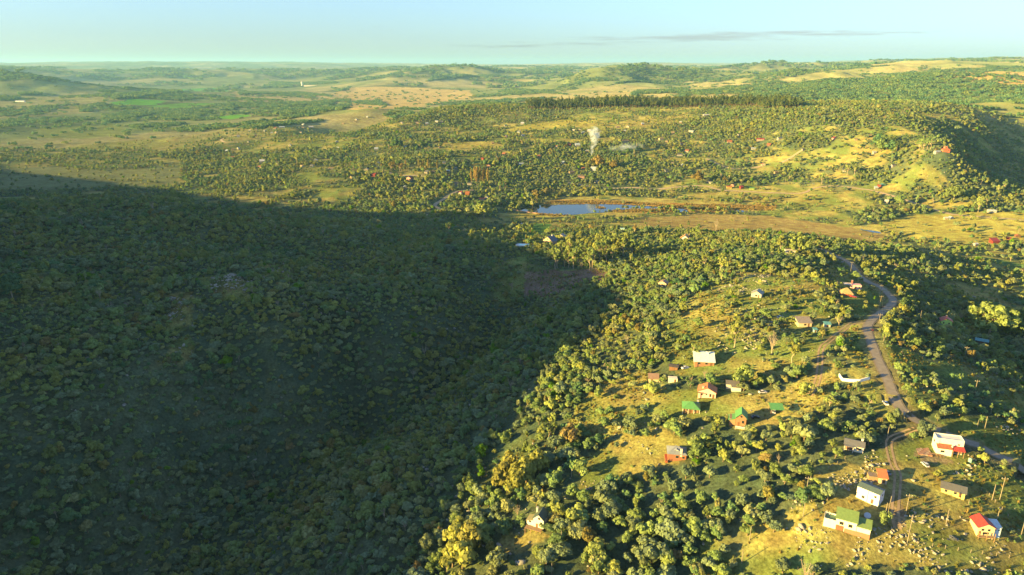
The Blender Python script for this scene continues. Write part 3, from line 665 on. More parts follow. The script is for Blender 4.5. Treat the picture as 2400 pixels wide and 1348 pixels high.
def scatter(name, P, Zs, scl, kind, tint, meshes, label, sink=0.0, stretch=None):
    """one uncountable mass of plants or stones"""
    n = len(P); V = np.stack([P[:, 0], P[:, 1], Zs - sink], 1)
    me = mesh_np(name, V, np.zeros((0, 3), int)); R = np.random.default_rng(n)
    def attr(nm, tp, vals, key='value'): a = me.attributes.new(nm, tp, 'POINT'); a.data.foreach_set(key, np.asarray(vals).ravel())
    attr('tint', 'FLOAT', tint.astype(np.float32)); attr('pick', 'INT', kind.astype(np.int32))
    s = np.asarray(scl); s = s if s.ndim == 2 else np.stack([s * np.clip(1 + .22 * R.normal(size=n), .5, 1.7), s * np.clip(1 + .22 * R.normal(size=n), .5, 1.7), s * np.clip(1 + .24 * R.normal(size=n), .5, 1.8)], 1)
    attr('size', 'FLOAT_VECTOR', s.astype(np.float32), 'vector')
    attr('turn', 'FLOAT_VECTOR', np.stack([R.normal(size=n) * .12, R.normal(size=n) * .12, R.random(n) * 6.283], 1).astype(np.float32), 'vector')
    o = link(name, me); tag(o, label, kind='stuff')
    cl = bpy.data.collections.new(name + '_kinds')
    for i, m in enumerate(meshes): cl.objects.link(bpy.data.objects.new('%s_kind_%02d' % (name, i), m))
    ng = bpy.data.node_groups.new(name, 'GeometryNodeTree'); ng.interface.new_socket('Geometry', in_out='INPUT', socket_type='NodeSocketGeometry'); ng.interface.new_socket('Geometry', in_out='OUTPUT', socket_type='NodeSocketGeometry')
    N, L = ng.nodes, ng.links; gi = N.new('NodeGroupInput'); go = N.new('NodeGroupOutput')
    ci = N.new('GeometryNodeCollectionInfo'); ci.inputs['Collection'].default_value = cl; ci.inputs['Separate Children'].default_value = True; ci.inputs['Reset Children'].default_value = True
    ip = N.new('GeometryNodeInstanceOnPoints'); ip.inputs['Pick Instance'].default_value = True
    def na(nm, tp): q = N.new('GeometryNodeInputNamedAttribute'); q.data_type = tp; q.inputs['Name'].default_value = nm; return q.outputs['Attribute']
    mp = N.new('GeometryNodeMeshToPoints'); L.new(gi.outputs[0], mp.inputs['Mesh']); L.new(mp.outputs[0], ip.inputs['Points']); L.new(ci.outputs[0], ip.inputs['Instance'])
    L.new(na('pick', 'INT'), ip.inputs['Instance Index']); L.new(na('size', 'FLOAT_VECTOR'), ip.inputs['Scale'])
    er = N.new('FunctionNodeEulerToRotation'); L.new(na('turn', 'FLOAT_VECTOR'), er.inputs[0]); L.new(er.outputs[0], ip.inputs['Rotation'])
    L.new(ip.outputs[0], go.inputs[0]); md = o.modifiers.new('plants', 'NODES'); md.node_group = ng
    return o
# visibility of a point of given height above ground, against the terrain's running horizon
_sl = (Z - CAMZ) / GR; _hz = np.maximum.accumulate(_sl, 0)
def seen(x, y, top, margin=.002):
    r = np.hypot(x, y); ia = np.clip(np.searchsorted(AZ, np.arctan2(x, y)), 1, len(AZ) - 1); ir = np.clip(((np.log(r) - LR[0]) / (LR[1] - LR[0])).astype(int) - 2, 0, NR - 1)
    return (zat(x, y) + top - CAMZ) / r > _hz[ir, ia] - margin
HALF = math.radians(47.0)
def jitter_grid(r0, r1, cell, half=HALF, jit=.46):
    xm = r1 * math.sin(half); xs = np.arange(-xm, xm, cell); ys = np.arange(r0 * math.cos(half) - cell, r1, cell)
    X, Y = np.meshgrid(xs, ys); X = X.ravel(); Y = Y.ravel(); X = X + rng.uniform(-jit, jit, X.shape) * cell; Y = Y + rng.uniform(-jit, jit, Y.shape) * cell
    r = np.hypot(X, Y); k = (r >= r0) & (r < r1) & (np.abs(np.arctan2(X, Y)) < half); return X[k], Y[k]
KEEP = []           # (x, y, radius): ground kept clear of plants
# ---------------------------------------------------------------- builders
class MB:
    def __init__(s): s.v = []; s.f = []
    def quadset(s, V, F):
        o = len(s.v); s.v += [tuple(map(float, q)) for q in V]; s.f += [tuple(i + o for i in f) for f in F]; return s
    def box(s, x0, x1, y0, y1, z0, z1):
        return s.quadset([(x0, y0, z0), (x1, y0, z0), (x1, y1, z0), (x0, y1, z0), (x0, y0, z1), (x1, y0, z1), (x1, y1, z1), (x0, y1, z1)],
                         [(0, 3, 2, 1), (4, 5, 6, 7), (0, 1, 5, 4), (1, 2, 6, 5), (2, 3, 7, 6), (3, 0, 4, 7)])
    def prism(s, prof, a, b, axis='x'):
        """closed outline prof extruded along an axis"""
        n = len(prof); V = [((a, p, q) if axis == 'x' else (p, a, q)) for p, q in prof] + [((b, p, q) if axis == 'x' else (p, b, q)) for p, q in prof]
        F = [tuple(range(n)), tuple(range(2 * n - 1, n - 1, -1))] + [(i, n + i, n + (i + 1) % n, (i + 1) % n) for i in range(n)]
        return s.quadset(V, F)
    def cyl(s, x, y, z0, z1, r0, r1=None, k=10):
        r1 = r0 if r1 is None else r1
        V = [(x + r0 * math.cos(6.2832 * i / k), y + r0 * math.sin(6.2832 * i / k), z0) for i in range(k)] + [(x + r1 * math.cos(6.2832 * i / k), y + r1 * math.sin(6.2832 * i / k), z1) for i in range(k)]
        return s.quadset(V, [(i, (i + 1) % k, k + (i + 1) % k, k + i) for i in range(k)] + [tuple(range(k - 1, -1, -1)), tuple(range(k, 2 * k))])
    def build(s, name, mat, parent=None):
        me = bpy.data.meshes.new(name); me.from_pydata(s.v, [], s.f); bm = bmesh.new(); bm.from_mesh(me); bmesh.ops.recalc_face_normals(bm, faces=bm.faces[:]); bm.to_mesh(me); bm.free()
        me.materials.append(mat); return link(name, me, parent)
def empty(name, x, y, z, rot=0.):
    o = bpy.data.objects.new(name, None); o.empty_display_size = .5; COL.objects.link(o); o.location = (x, y, z); o.rotation_euler = (0, 0, math.radians(rot)); return o
WHITE = (.55, .54, .52); CREAM = (.62, .56, .44); TAN = (.45, .36, .25); PINK = (.60, .36, .33); BRICK = (.27, .14, .09); LILAC = (.52, .48, .52); LIME = (.42, .60, .14); REDW = (.42, .06, .05); BLUEW = (.45, .55, .68); YELLOW = (.60, .47, .12); GREENW = (.16, .42, .30); GREYW = (.36, .35, .33); OCHRE = (.5, .42, .16); BROWN = (.16, .085, .05); ORANGE = (.55, .20, .06)
R_GREY = (.13, .13, .135); R_GREEN = (.085, .25, .08); R_DGREEN = (.06, .085, .07); R_RED = (.33, .045, .035); R_RUST = (.28, .10, .05); R_TILE = (.45, .16, .06); R_PALE = (.50, .58, .62); R_BLUE = (.14, .17, .24); R_THATCH = (.36, .25, .11); R_TEAL = (.09, .25, .26); R_WHITE = (.62, .62, .62); R_BROWN = (.20, .15, .11)
GLASS = paint((.02, .025, .03), .12, .1, 2, spec=.6, name='window_glass'); DOORM = paint((.15, .075, .04), .6, .2, 4, name='door_wood'); FRAME = paint((.30, .24, .18), .6, .15, 4, name='window_frame'); WOOD = paint((.26, .17, .10), .8, .25, 3, name='timber')
def roofmat(c): return paint(c, .55, .16, 1.2, .22, spec=.35, name='roof_sheet')
def wallmat(c): return paint(c, .85, .12, .9, name='wall_render')
def window(p, face, a, z, w, h, W_, D_, off=0.0):
    """face S N W E of a W_ x D_ block"""
    def bx(q, e): 
        m = MB(); hw = w / 2 + q; 
        if face == 'S': m.box(a - hw, a + hw, -D_ / 2 - e + off, -D_ / 2 + .05 + off, z - q, z + h + q)
        elif face == 'N': m.box(a - hw, a + hw, D_ / 2 - .05, D_ / 2 + e, z - q, z + h + q)
        elif face == 'W': m.box(-W_ / 2 - e, -W_ / 2 + .05, a - hw, a + hw, z - q, z + h + q)
        else: m.box(W_ / 2 - .05, W_ / 2 + e, a - hw, a + hw, z - q, z + h + q)
        return m
    f = bx(.09, .05).build('window', FRAME, p); bx(0, .08).build('pane', GLASS, f); return f
def door(p, a, w, h, D_, z=0.0, mat=None):
    f = MB().box(a - w / 2, a + w / 2, -D_ / 2 - .07, -D_ / 2 + .05, z, z + h).build('door', mat or DOORM, p); MB().box(a + w * .3, a + w * .38, -D_ / 2 - .12, -D_ / 2 - .06, z + h * .45, z + h * .5).build('handle', FRAME, f); return f
def roof(p, kind, w, d, h, pitch, mat, o=.45, x0=0., y0=0., name='roof', t=.14):
    m = MB()
    if kind in ('gable', 'gable_y'):
        a, b = (d, w) if kind == 'gable' else (w, d); hh = a / 2 * pitch; e = a / 2 + o; c = y0 if kind == 'gable' else x0; s = x0 if kind == 'gable' else y0
        prof = [(c - e, h - o * pitch), (c, h + hh), (c + e, h - o * pitch), (c + e, h - o * pitch + t), (c, h + hh + t), (c - e, h - o * pitch + t)]
        m.prism(prof, s - b / 2 - o, s + b / 2 + o, 'x' if kind == 'gable' else 'y')
    elif kind == 'mono':        # falls towards -y
        m.prism([(y0 - d / 2 - o, h - o * pitch), (y0 + d / 2 + o, h + (d + o) * pitch), (y0 + d / 2 + o, h + (d + o) * pitch + t), (y0 - d / 2 - o, h - o * pitch + t)], x0 - w / 2 - o, x0 + w / 2 + o, 'x')
    elif kind == 'mono_x':      # falls towards +x
        m.prism([(x0 - w / 2 - o, h + (w + o) * pitch), (x0 + w / 2 + o, h - o * pitch), (x0 + w / 2 + o, h - o * pitch + t), (x0 - w / 2 - o, h + (w + o) * pitch + t)], y0 - d / 2 - o, y0 + d / 2 + o, 'y')
    elif kind == 'hip':
        q = min(w, d) / 2; hh = q * pitch; rx = max(w / 2 - q, .05); ry = max(d / 2 - q, .05) if d > w else .05; rx = rx if w >= d else .05
        E = [(x0 - w / 2 - o, y0 - d / 2 - o), (x0 + w / 2 + o, y0 - d / 2 - o), (x0 + w / 2 + o, y0 + d / 2 + o), (x0 - w / 2 - o, y0 + d / 2 + o)]; zb = h - o * pitch
        V = [(x, y, zb) for x, y in E] + [(x, y, zb + t) for x, y in E] + [(x0 - rx, y0 - ry, h + hh + t), (x0 + rx, y0 + ry, h + hh + t)]
        if w >= d: F = [(4, 5, 9, 8), (6, 7, 8, 9), (7, 4, 8), (5, 6, 9)]
        else: F = [(7, 4, 8, 9), (5, 6, 9, 8), (4, 5, 8), (6, 7, 9)]
        m.quadset(V, F + [(0, 1, 5, 4), (1, 2, 6, 5), (2, 3, 7, 6), (3, 0, 4, 7), (3, 2, 1, 0)])
    elif kind == 'flat':
        m.box(x0 - w / 2 + .15, x0 + w / 2 - .15, y0 - d / 2 + .15, y0 + d / 2 - .15, h - .25, h - .1)
    return m.build(name, mat, p)
def walls(p, kind, w, d, h, pitch, mat, x0=0., y0=0., name='wall', zb=-2.5):
    m = MB()
    if kind == 'gable': m.prism([(y0 - d / 2, zb), (y0 + d / 2, zb), (y0 + d / 2, h), (y0, h + d / 2 * pitch), (y0 - d / 2, h)], x0 - w / 2, x0 + w / 2, 'x')
    elif kind == 'gable_y': m.prism([(x0 - w / 2, zb), (x0 + w / 2, zb), (x0 + w / 2, h), (x0, h + w / 2 * pitch), (x0 - w / 2, h)], y0 - d / 2, y0 + d / 2, 'y')
    elif kind == 'mono': m.prism([(y0 - d / 2, zb), (y0 + d / 2, zb), (y0 + d / 2, h + d * pitch), (y0 - d / 2, h)], x0 - w / 2, x0 + w / 2, 'x')
    elif kind == 'mono_x': m.prism([(x0 - w / 2, zb), (x0 + w / 2, zb), (x0 + w / 2, h), (x0 - w / 2, h + w * pitch)], y0 - d / 2, y0 + d / 2, 'y')
    else: m.box(x0 - w / 2, x0 + w / 2, y0 - d / 2, y0 + d / 2, zb, h)
    return m.build(name, mat, p)
LAND = []           # landmarks for labels: phrase, x, y
def OBJK(x, y, k=.89):
    z = float(zat(x, y)); return k * float(project(x, y, z)[2]) / math.hypot(x, y, z - CAMZ)
def house(name, label, u, v, w, d, h, rot, wc, rc, kind='gable', pitch=.45, wins=(), dr=None, cat='house', group=None, chim=None, land=None, keep=1.0, o=.45, rise=0.):
    x, y = gp(u, v); c, s = math.cos(math.radians(rot)), math.sin(math.radians(rot)); x -= s * d * .38; y += c * d * .38
    p = empty(name, x, y, float(zat(x, y)) + rise, rot); tag(p, label, cat, group); p.scale = (OBJK(x, y),) * 3
    walls(p, kind, w, d, h, pitch, wallmat(wc))
    r = roof(p, kind, w, d, h + .02, pitch, roofmat(rc), o)
    if chim:
        cx, cy, cz, cc = chim; q = MB().box(cx - .4, cx + .4, cy - .35, cy + .35, h * .6, cz).build('chimney', wallmat(cc), r); MB().box(cx - .48, cx + .48, cy - .43, cy + .43, cz, cz + .12).build('chimney_cap', wallmat(GREYW), r)
    for q in wins: window(p, *q, w, d)
    if dr: door(p, *dr, d)
    KEEP.append((x, y, max(w, d) * .50 * keep + .5)); rr = math.hypot(x, y); n_ = 3 if rr < 700 else 5
    for q in range(1, n_): KEEP.append((x * (1 - q * 4.2 / rr), y * (1 - q * 4.2 / rr), max(w, d) * .36 + .3))
    if land: LAND.append((land, x, y))
    return p
def post(p, x, y, z0, z1, r=.09, mat=None, name='post'): return MB().box(x - r, x + r, y - r, y + r, z0, z1).build(name, mat or WOOD, p)

# ---------------------------------------------------------------- houses on the ridge
# white two storey house with red lean-tos
p = house('white_house', 'large white two-storey house with red lean-to roofs beside the asphalt road', 2222, 1062, 11.2, 5.2, 6.2, -16, WHITE, R_GREY, 'flat', wins=(('S', 3.6, 4.2, .7, .6), ('W', 0, 3.4, 1.2, 1.1), ('E', .6, 3.6, 1.1, 1.0)), land='the large white house')
for a, b, c_, d_ in ((-5.6, 5.6, -2.6, -2.35), (-5.6, 5.6, 2.35, 2.6), (-5.6, -5.35, -2.34, 2.34), (5.35, 5.6, -2.34, 2.34)): MB().box(a, b, c_, d_, 6.2, 6.75).build('parapet', wallmat(WHITE), p)
walls(p, 'mono', 6.0, 2.6, 2.9, .45, wallmat(WHITE), -2.4, -3.92, 'front_wing'); roof(p, 'mono', 6.0, 2.6, 2.95, .42, roofmat(R_RUST), .2, -2.4, -3.92, 'lean_to_roof')
window(p, 'S', -3.3, 1.1, 1.5, .9, 11.2, 5.2, -2.62); MB().box(-5.6, -4.4, -2.8, -2.5, 0, 6.7).build('chimney', wallmat(WHITE), p)
roof(p, 'mono', 4.9, 2.9, 2.7, .3, roofmat(R_RED), .2, 3.2, -4.1, 'porch_roof')
for q in (.9, 3.0, 5.4): post(p, q, -5.4, -1, 2.66)
MB().box(1.0, 5.5, -2.66, -2.605, 0, 2.3).build('porch_wall', wallmat(BRICK), p); door(p, 2.0, .95, 2.1, 5.34); post(p, .68, -3.9, -1, 4.6, .22, wallmat(WHITE), 'pier')
wt = empty('water_tank', *(lambda q: (q[0], q[1], float(zat(*q))))(gp(2273, 1083))); tag(wt, 'pale green cylindrical water tank beside the red porch', 'water tank')
wt.scale = (.72,) * 3; MB().cyl(0, 0, -.3, 1.9, .85, .8, 14).build('tank_body', paint((.28, .45, .36), .5, .1), wt); MB().cyl(0, 0, 1.9, 2.15, .8, .3, 14).build('tank_lid', paint((.24, .38, .3), .5, .1), wt)
# brick terrace with loose tiles
tx, ty = gp(2163, 1055); t0 = empty('brick_terrace', tx, ty, float(zat(tx, ty)), -16); tag(t0, 'red brown brick terrace at the end wall of the white house', 'terrace'); KEEP.append((tx, ty, 5)); t0.scale = (.72, .72, .72)
BRM = [paint(c, .9, .2, 1.5, name='paver') for c in ((.25, .13, .09), (.30, .17, .12), (.22, .14, .11), (.34, .25, .18))]
PV = MB().box(-.47, .47, -.72, .72, -.8, .12).build('slab', BRM[0], t0).data
for i in range(6):
    for j in range(6):
        if i == 0 and j == 0: o = t0.children[0]
        else: o = link('slab', PV.copy() if False else PV, t0)
        o.location = (-2.5 + i, -3.75 + j * 1.5, .02 * ((i * 7 + j * 3) % 3)); o.material_slots[0].link = 'OBJECT'; o.material_slots[0].material = BRM[(i * 5 + j * 3) % 4]
for k, (u, v) in enumerate(((2188, 1066), (2198, 1068), (2206, 1070))):
    x, y = gp(u, v); q = empty('garden_table', x, y, float(zat(x, y))); q.scale = (.75,) * 3; tag(q, 'dark timber garden table on the terrace of the white house', 'table', 'garden tables on the terrace')
    MB().box(-.8, .8, -.45, .45, .68, .76).build('table_top', WOOD, q); MB().box(-.8, .8, -1.0, -.75, .4, .46).build('bench', WOOD, q)
    for a in (-.65, .65): post(q, a, -.3, -.4, .69, .05, None, 'leg'); post(q, a, .3, -.4, .69, .05, None, 'leg'); post(q, a, -.88, -.4, .41, .05, None, 'leg')
p = house('grey_roofed_house', 'low cream house with slate grey gable roof and brown porch below the rocky knoll', 2000, 1058, 7.6, 5.4, 2.7, -28, CREAM, R_GREY, 'gable', .42, (('S', 1.9, 1.0, 1.8, .8), ('E', 0, 1.0, 1., .9)), land='the slate roofed porch house', chim=(2.9, 1.6, 4.6, WHITE))
MB().box(-3.8, -.2, -2.76, -2.705, .0, 2.3).build('porch_panel', wallmat(BRICK), p); door(p, -1.2, .9, 2.05, 5.5)
roof(p, 'mono', 3.9, 1.5, 2.35, .2, roofmat(R_GREY), .1, -1.95, -3.5, 'porch_roof')
for q in (-3.7, -.3): post(p, q, -4.1, -1.5, 2.3, .1, paint(WHITE))
p = house('tall_white_house', 'tall white house with dark green shallow gable roof beside the orange roofed shed', 2031, 1177, 8.6, 5.4, 5.2, -47, (.66, .62, .64), (.09, .13, .12), 'gable', .28, (('W', -.6, 3.3, 1.3, 1.2), ('W', .3, .7, 1.3, 1.3), ('S', 2.8, 3.2, .8, .8), ('S', -1.6, .9, .9, 1.0), ('E', .8, 3.2, .8, .8)), dr=(1.9, .9, 2.1), land='the tall white house', o=.2)
q = MB().box(-.12, .12, -2.76, -2.705, 0, 5.1).build('downpipe', paint(GREYW), p)
p = house('orange_roofed_shed', 'small shed with orange roof and timber lean-to behind the tall white house', 2068, 1134, 3.2, 4.0, 2.6, -14, TAN, (.40, .15, .06), 'mono', .35, dr=(.4, .9, 2.0), cat='shed')
walls(p, 'box', 3.6, 3.2, 2.2, 0, WOOD, -3.5, .2, 'timber_lean_to'); roof(p, 'flat', 4.0, 3.6, 2.4, 0, roofmat(R_BROWN), 0, -3.5, .2, 'lean_to_roof')
p = house('green_roofed_house', 'split-level white house with olive green sheet roofs on a brick base', 1980, 1247, 7.2, 5.0, 4.6, -28, WHITE, (.17, .25, .07), 'mono', .3, (('S', -1.6, 2.2, 1.3, 1.2), ('S', 1.5, 2.0, 1.3, 1.2), ('W', 0, 2.6, 1.4, 1.1)), land='the green roofed split-level house', o=.35)
walls(p, 'mono', 4.8, 4.4, 3.2, .26, wallmat(WHITE), 6.0, -.1, 'lower_wing'); roof(p, 'mono', 4.8, 4.4, 3.24, .24, roofmat((.17, .25, .07)), .35, 6.0, -.1, 'lower_roof'); window(p, 'S', 6.2, 1.3, 1.4, 1.2, 7.2, 5.0, .33)
walls(p, 'box', 4.2, 4.6, 2.6, 0, wallmat(WHITE), -5.7, -.2, 'deck_block')
for a, b, c_, d_ in ((-7.8, -3.62, -2.5, -2.3), (-7.8, -3.62, 1.9, 2.1), (-7.8, -7.6, -2.29, 1.89)): MB().box(a, b, c_, d_, 2.6, 3.2).build('deck_parapet', wallmat(WHITE), p)
MB().box(-7.59, -3.7, -2.28, 1.88, 2.6, 2.66).build('deck_floor', paint((.12, .2, .12), .8, .2), p)
MB().box(-.4, 8.45, -2.62, -2.505, -2, 1.0).build('brick_base', wallmat(BRICK), p); MB().box(-3.4, -.6, -2.56, -2.505, -.6, 1.7).build('garage_door', paint(BROWN, .8, .2), p); MB().box(-3.0, 2.5, 2.6, 4.6, 4.9, 5.0).build('back_canopy', paint(R_PALE, .5, .1), p)
for q in (-7.2, -6.2): post(p, q, 1.2, 2.6, 4.4, .06, paint(WHITE))
p = house('dark_roofed_house', 'ochre walled cottage under a broad dark grey gable roof', 2232, 1163, 8.6, 5.6, 2.6, -32, OCHRE, (.10, .10, .105), 'gable', .5, (('S', -2.6, .9, .9, 1.0), ('S', .8, .9, 1.0, 1.0), ('W', 0, 1., .9, .9)), dr=(2.6, .9, 2.0), land='the dark roofed cottage', o=.6)
p = house('red_roofed_house', 'cream house with bright red gable roof and pale blue annexe', 2308, 1262, 6.4, 6.6, 3.9, -8, (.55, .47, .30), R_RED, 'gable_y', .55, (('S', -1.4, 2.2, .9, .9), ('S', 1.0, 2.2, .9, .9), ('S', 0, .6, 2.2, .9)), land='the red roofed house', dr=(-2.3, .8, 1.9), o=.5)
walls(p, 'mono', 3.2, 4.6, 3.3, .15, wallmat(BLUEW), 4.85, .4, 'blue_annexe'); roof(p, 'mono', 3.2, 4.6, 3.32, .14, roofmat(R_PALE), .15, 4.85, .4, 'annexe_roof')
for a in (4.2, 5.6): MB().box(a - .35, a + .35, -1.97, -1.88, 1.8, 2.2).build('window', GLASS, p)
for q in (-3.1, 0, 3.1): post(p, q, -4.6, -2.5, 2.0, .1)
MB().box(-3.3, 3.3, -4.8, -3.35, -.2, .0).build('porch_deck', WOOD, p); MB().box(-3.3, 3.3, -4.75, -4.68, .75, .85).build('porch_rail', WOOD, p)
p = house('blue_roofed_house', 'timber house with blue grey hip roof, dormer and pale chimney among the scrub', 1586, 1079, 7.6, 6.0, 3.0, -10, (.28, .11, .07), (.19, .21, .25), 'hip', .62, (('S', 0, 1.0, 1.2, 1.1), ('W', 0, 1.0, 1.1, 1.1), ('S', 2.6, 1., .9, .9)), land='the blue roofed timber house', chim=(1.6, -2.7, 5.4, CREAM))
roof(p, 'gable_y', 1.8, 3.0, 4.0, .5, roofmat((.24, .27, .32)), .15, -.3, -.4, 'dormer_roof'); walls(p, 'gable_y', 1.8, 2.8, 4.0, .5, wallmat(WHITE), -.3, -.4, 'dormer', 2.5)
MB().box(-4.9, -3.85, -4.2, 1.5, -1.0, -.2).build('deck', paint((.30, .08, .04), .8, .2), p)
for q in (-4.8, -3.9): post(p, q, -4.1, -2.5, .8, .07)
p = house('green_hip_house', 'small timber house with bright green hip roof and white porch posts', 1619, 968, 6.8, 5.6, 2.5, -14, (.24, .15, .09), R_GREEN, 'hip', .62, (('S', -1.6, .8, 1.0, 1.0), ('S', 1.5, .8, 1.0, 1.0)), dr=(0, .9, 2.0), chim=(2.9, 2.0, 4.3, GREYW), land='the green hip roofed house', o=.8)
for q in (-3.8, -1.3, 1.3, 3.8): post(p, q, -3.4, -1.5, 2.1, .1, paint(WHITE))
p = house('green_gable_house', 'narrow stilted house with steep bright green gable roof', 1735, 1000, 4.4, 6.2, 4.4, -18, (.30, .14, .08), R_GREEN, 'gable_y', .95, (('S', 0, 4.4, .9, .9), ('S', .9, 1.6, 1.0, 1.4)), dr=(-.9, .9, 2.0), land='the steep green gabled house', o=.5)
roof(p, 'mono_x', 3.0, 5.2, 3.0, -.35, roofmat(R_GREEN), .15, -3.8, .3, 'side_roof'); walls(p, 'box', 2.6, 4.6, 2.6, 0, WOOD, -3.6, .3, 'side_wing')
MB().box(-2.2, 2.2, -5.2, -3.15, -.2, .0).build('deck', paint((.55, .55, .52), .7, .15), p)
for q in (-2.1, 2.1): post(p, q, -5.1, -3, 1.0, .1, paint(GREYW))
MB().box(-2.15, 2.15, -5.15, -5.1, .45, .95).build('deck_railing', paint((.5, .5, .48), .6, .1), p)
x, y = gp(1818, 968); p = empty('carport', x, y, float(zat(x, y)), -4); tag(p, 'open carport with flat bright green sheet roof', 'carport'); KEEP.append((x, y, 3.5))
roof(p, 'mono', 4.8, 3.2, 2.2, .3, roofmat(R_GREEN), .15)
for a in (-2.3, 2.3):
    for b in (-1.5, 1.5): post(p, a, b, -1.2, 2.2 + (b + 1.6) * .28, .07)
p = house('pink_house', 'pink cottage with orange tile gable roof and brick chimney', 1656, 932, 8.2, 6.0, 2.9, -18, PINK, R_TILE, 'gable_y', .5, (('S', -2.4, .9, .9, .9), ('S', -.2, 1.2, .6, .6), ('S', 1.6, .5, .8, 1.5), ('E', 0, .9, 1., 1.)), dr=(3.0, .9, 2.0), chim=(-2.0, -2.0, 5.0, TAN), land='the pink cottage')
post(p, -3.9, -4.0, -2.5, 2.2, .12, wallmat(TAN)); MB().box(-4.2, -1.4, -4.2, -3.05, 2.2, 2.34).build('porch_roof', roofmat(R_BROWN), p)
p = house('slate_shed', 'grey slate roofed shed beside the pink cottage', 1716, 911, 5.6, 4.0, 2.2, -12, GREYW, (.12, .11, .11), 'gable', .5, dr=(1.0, .9, 1.9), cat='shed')
walls(p, 'mono', 4.4, 2.2, 1.6, .3, wallmat(CREAM), 1.6, -3.2, 'store_room'); roof(p, 'mono', 4.4, 2.2, 1.62, .28, roofmat((.15, .14, .13)), .2, 1.6, -3.2, 'store_roof')
p = house('pale_roofed_house', 'brick house under a large pale blue metal roof', 1650, 858, 9.6, 6.2, 2.6, -9, BRICK, (.50, .60, .60), 'mono', .38, (('S', -2.6, .9, 1.1, 1.0), ('S', 1.0, .9, 1.1, 1.0)), dr=(3.4, 1.0, 2.0), land='the pale blue roofed brick house', chim=(2.0, 2.0, 5.9, R_PALE), o=.7)
for q in (-4.7, 4.7): post(p, q, -4.0, -2, 2.2)
p = house('rusty_roofed_shed', 'long low shed with rusty brown roof among tall bushes', 1532, 896, 4.6, 3.4, 1.9, -6, TAN, (.30, .19, .12), 'mono', .3, dr=(-1.0, .8, 1.7), cat='shed')
p = house('roofless_ruin', 'roofless hut with pale plaster walls beside the rusty shed', 1577, 896, 4.4, 3.2, 1.8, -8, CREAM, BROWN, 'flat', dr=(1.0, .8, 1.6), cat='hut')
p = house('open_shed', 'dark open shed with tarred roof beside a parked white car', 1578, 868, 4.2, 3.2, 1.9, -24, BROWN, (.07, .06, .055), 'gable', .3, dr=(0, 1.2, 1.7), cat='shed')
p = house('cabin', 'white cabin with steep dark green roof on a stone terrace in the woods', 1262, 1240, 4.4, 5.4, 4.3, -24, WHITE, R_DGREEN, 'gable_y', .95, (('S', .3, 4.1, .8, .9), ('S', 1.2, 2.0, .8, 1.0)), dr=(-.6, .8, 2.0), land='the white woodland cabin', chim=(-2.0, 1.2, 6.6, GREYW), o=.35)
walls(p, 'mono_x', 3.0, 3.6, 3.0, -.3, wallmat(WHITE), -3.6, -.6, 'side_room'); roof(p, 'mono_x', 3.0, 3.6, 3.04, -.28, roofmat((.24, .22, .11)), .3, -3.6, -.6, 'side_roof'); window(p, 'S', -3.7, 1.6, .8, .7, 4.4, 5.4, .32)
MB().box(-5.0, 2.0, -5.0, -2.75, .2, .32).build('terrace', WOOD, p)
for q in (-4.8, -2.4, 0, 1.8): post(p, q, -4.8, -2.5, .25, .09)
p = house('grey_gable_house', 'small grey roofed house in the grass above the ridge bushes', 1772, 697, 6.4, 6.0, 2.6, -32, GREYW, (.24, .24, .21), 'gable_y', .6, (('S', 0, .9, 1.2, 1.0),), dr=(1.6, .9, 2.0), land='the grey gabled house')
p = house('brown_roofed_house', 'low house with flat brown roof behind a round tree', 1886, 766, 7.6, 6.4, 2.4, -4, TAN, (.22, .18, .15), 'mono', .22, (('S', 0, .8, 1.2, 1.0),), dr=(2.0, .9, 2.0), land='the flat brown roofed house')
p = house('small_teal_shed', 'tiny shed with teal sheet roof near the flat brown roof', 1939, 767, 3.4, 2.6, 1.8, -10, GREYW, R_TEAL, 'mono', .2, dr=(0, .8, 1.6), cat='shed')
p = house('blue_tank_shed', 'tiny pale blue store hut beside the round tree', 1911, 779, 1.8, 1.8, 1.7, 0, (.25, .38, .42), R_TEAL, 'mono', .15, dr=(0, .7, 1.5), cat='shed')
p = house('thatched_house', 'red walled round-hipped house with golden thatch by the road bend', 1985, 694, 7.0, 6.2, 2.0, -12, REDW, R_THATCH, 'hip', .95, (('S', -1.8, .6, .8, .9),), dr=(.8, .9, 1.8), land='the thatched house', o=.6)
for q in (-3.4, 3.2): post(p, q, -3.5, -1, 1.6, .1, paint(CREAM))
p = house('pink_flat_house', 'pink flat-roofed house with red chimney tower behind the thatch', 2006, 678, 7.0, 5.0, 3.2, -14, PINK, (.5, .36, .34), 'flat', 0, (('S', 2.0, 1.2, .9, .9), ('E', 0, 1.2, .9, .9)), dr=(-.6, .9, 2.0), chim=(-2.4, 1.0, 5.8, (.45, .14, .12)), land='the pink flat-roofed house')
roof(p, 'mono', 5.0, 3.6, 3.1, .1, roofmat((.55, .45, .36)), .2, -5.4, -.4, 'pergola_roof')
for q in (-7.6, -3.8): post(p, q, -2.0, -1, 3.0, .1, paint(CREAM))
p = house('lime_house', 'lime green house with red gable roof on the shaded slope', 2217, 767, 6.8, 6.2, 4.8, -22, LIME, (.40, .07, .045), 'gable_y', .55, (('S', -1.9, 2.9, .8, .9), ('S', 1.4, 2.9, .8, .9), ('S', -1.8, .4, .9, 1.0)), dr=(1.2, .9, 2.0), chim=(0, 2.0, 7.4, BRICK), land='the lime green house', o=.6)
p = house('teal_roofed_shed', 'dark open barn with teal sheet roof in the shaded hollow', 2300, 806, 7.6, 5.8, 2.4, -34, (.07, .06, .06), R_TEAL, 'gable', .3, dr=(0, 2.2, 2.1), cat='barn', land='the teal roofed barn')
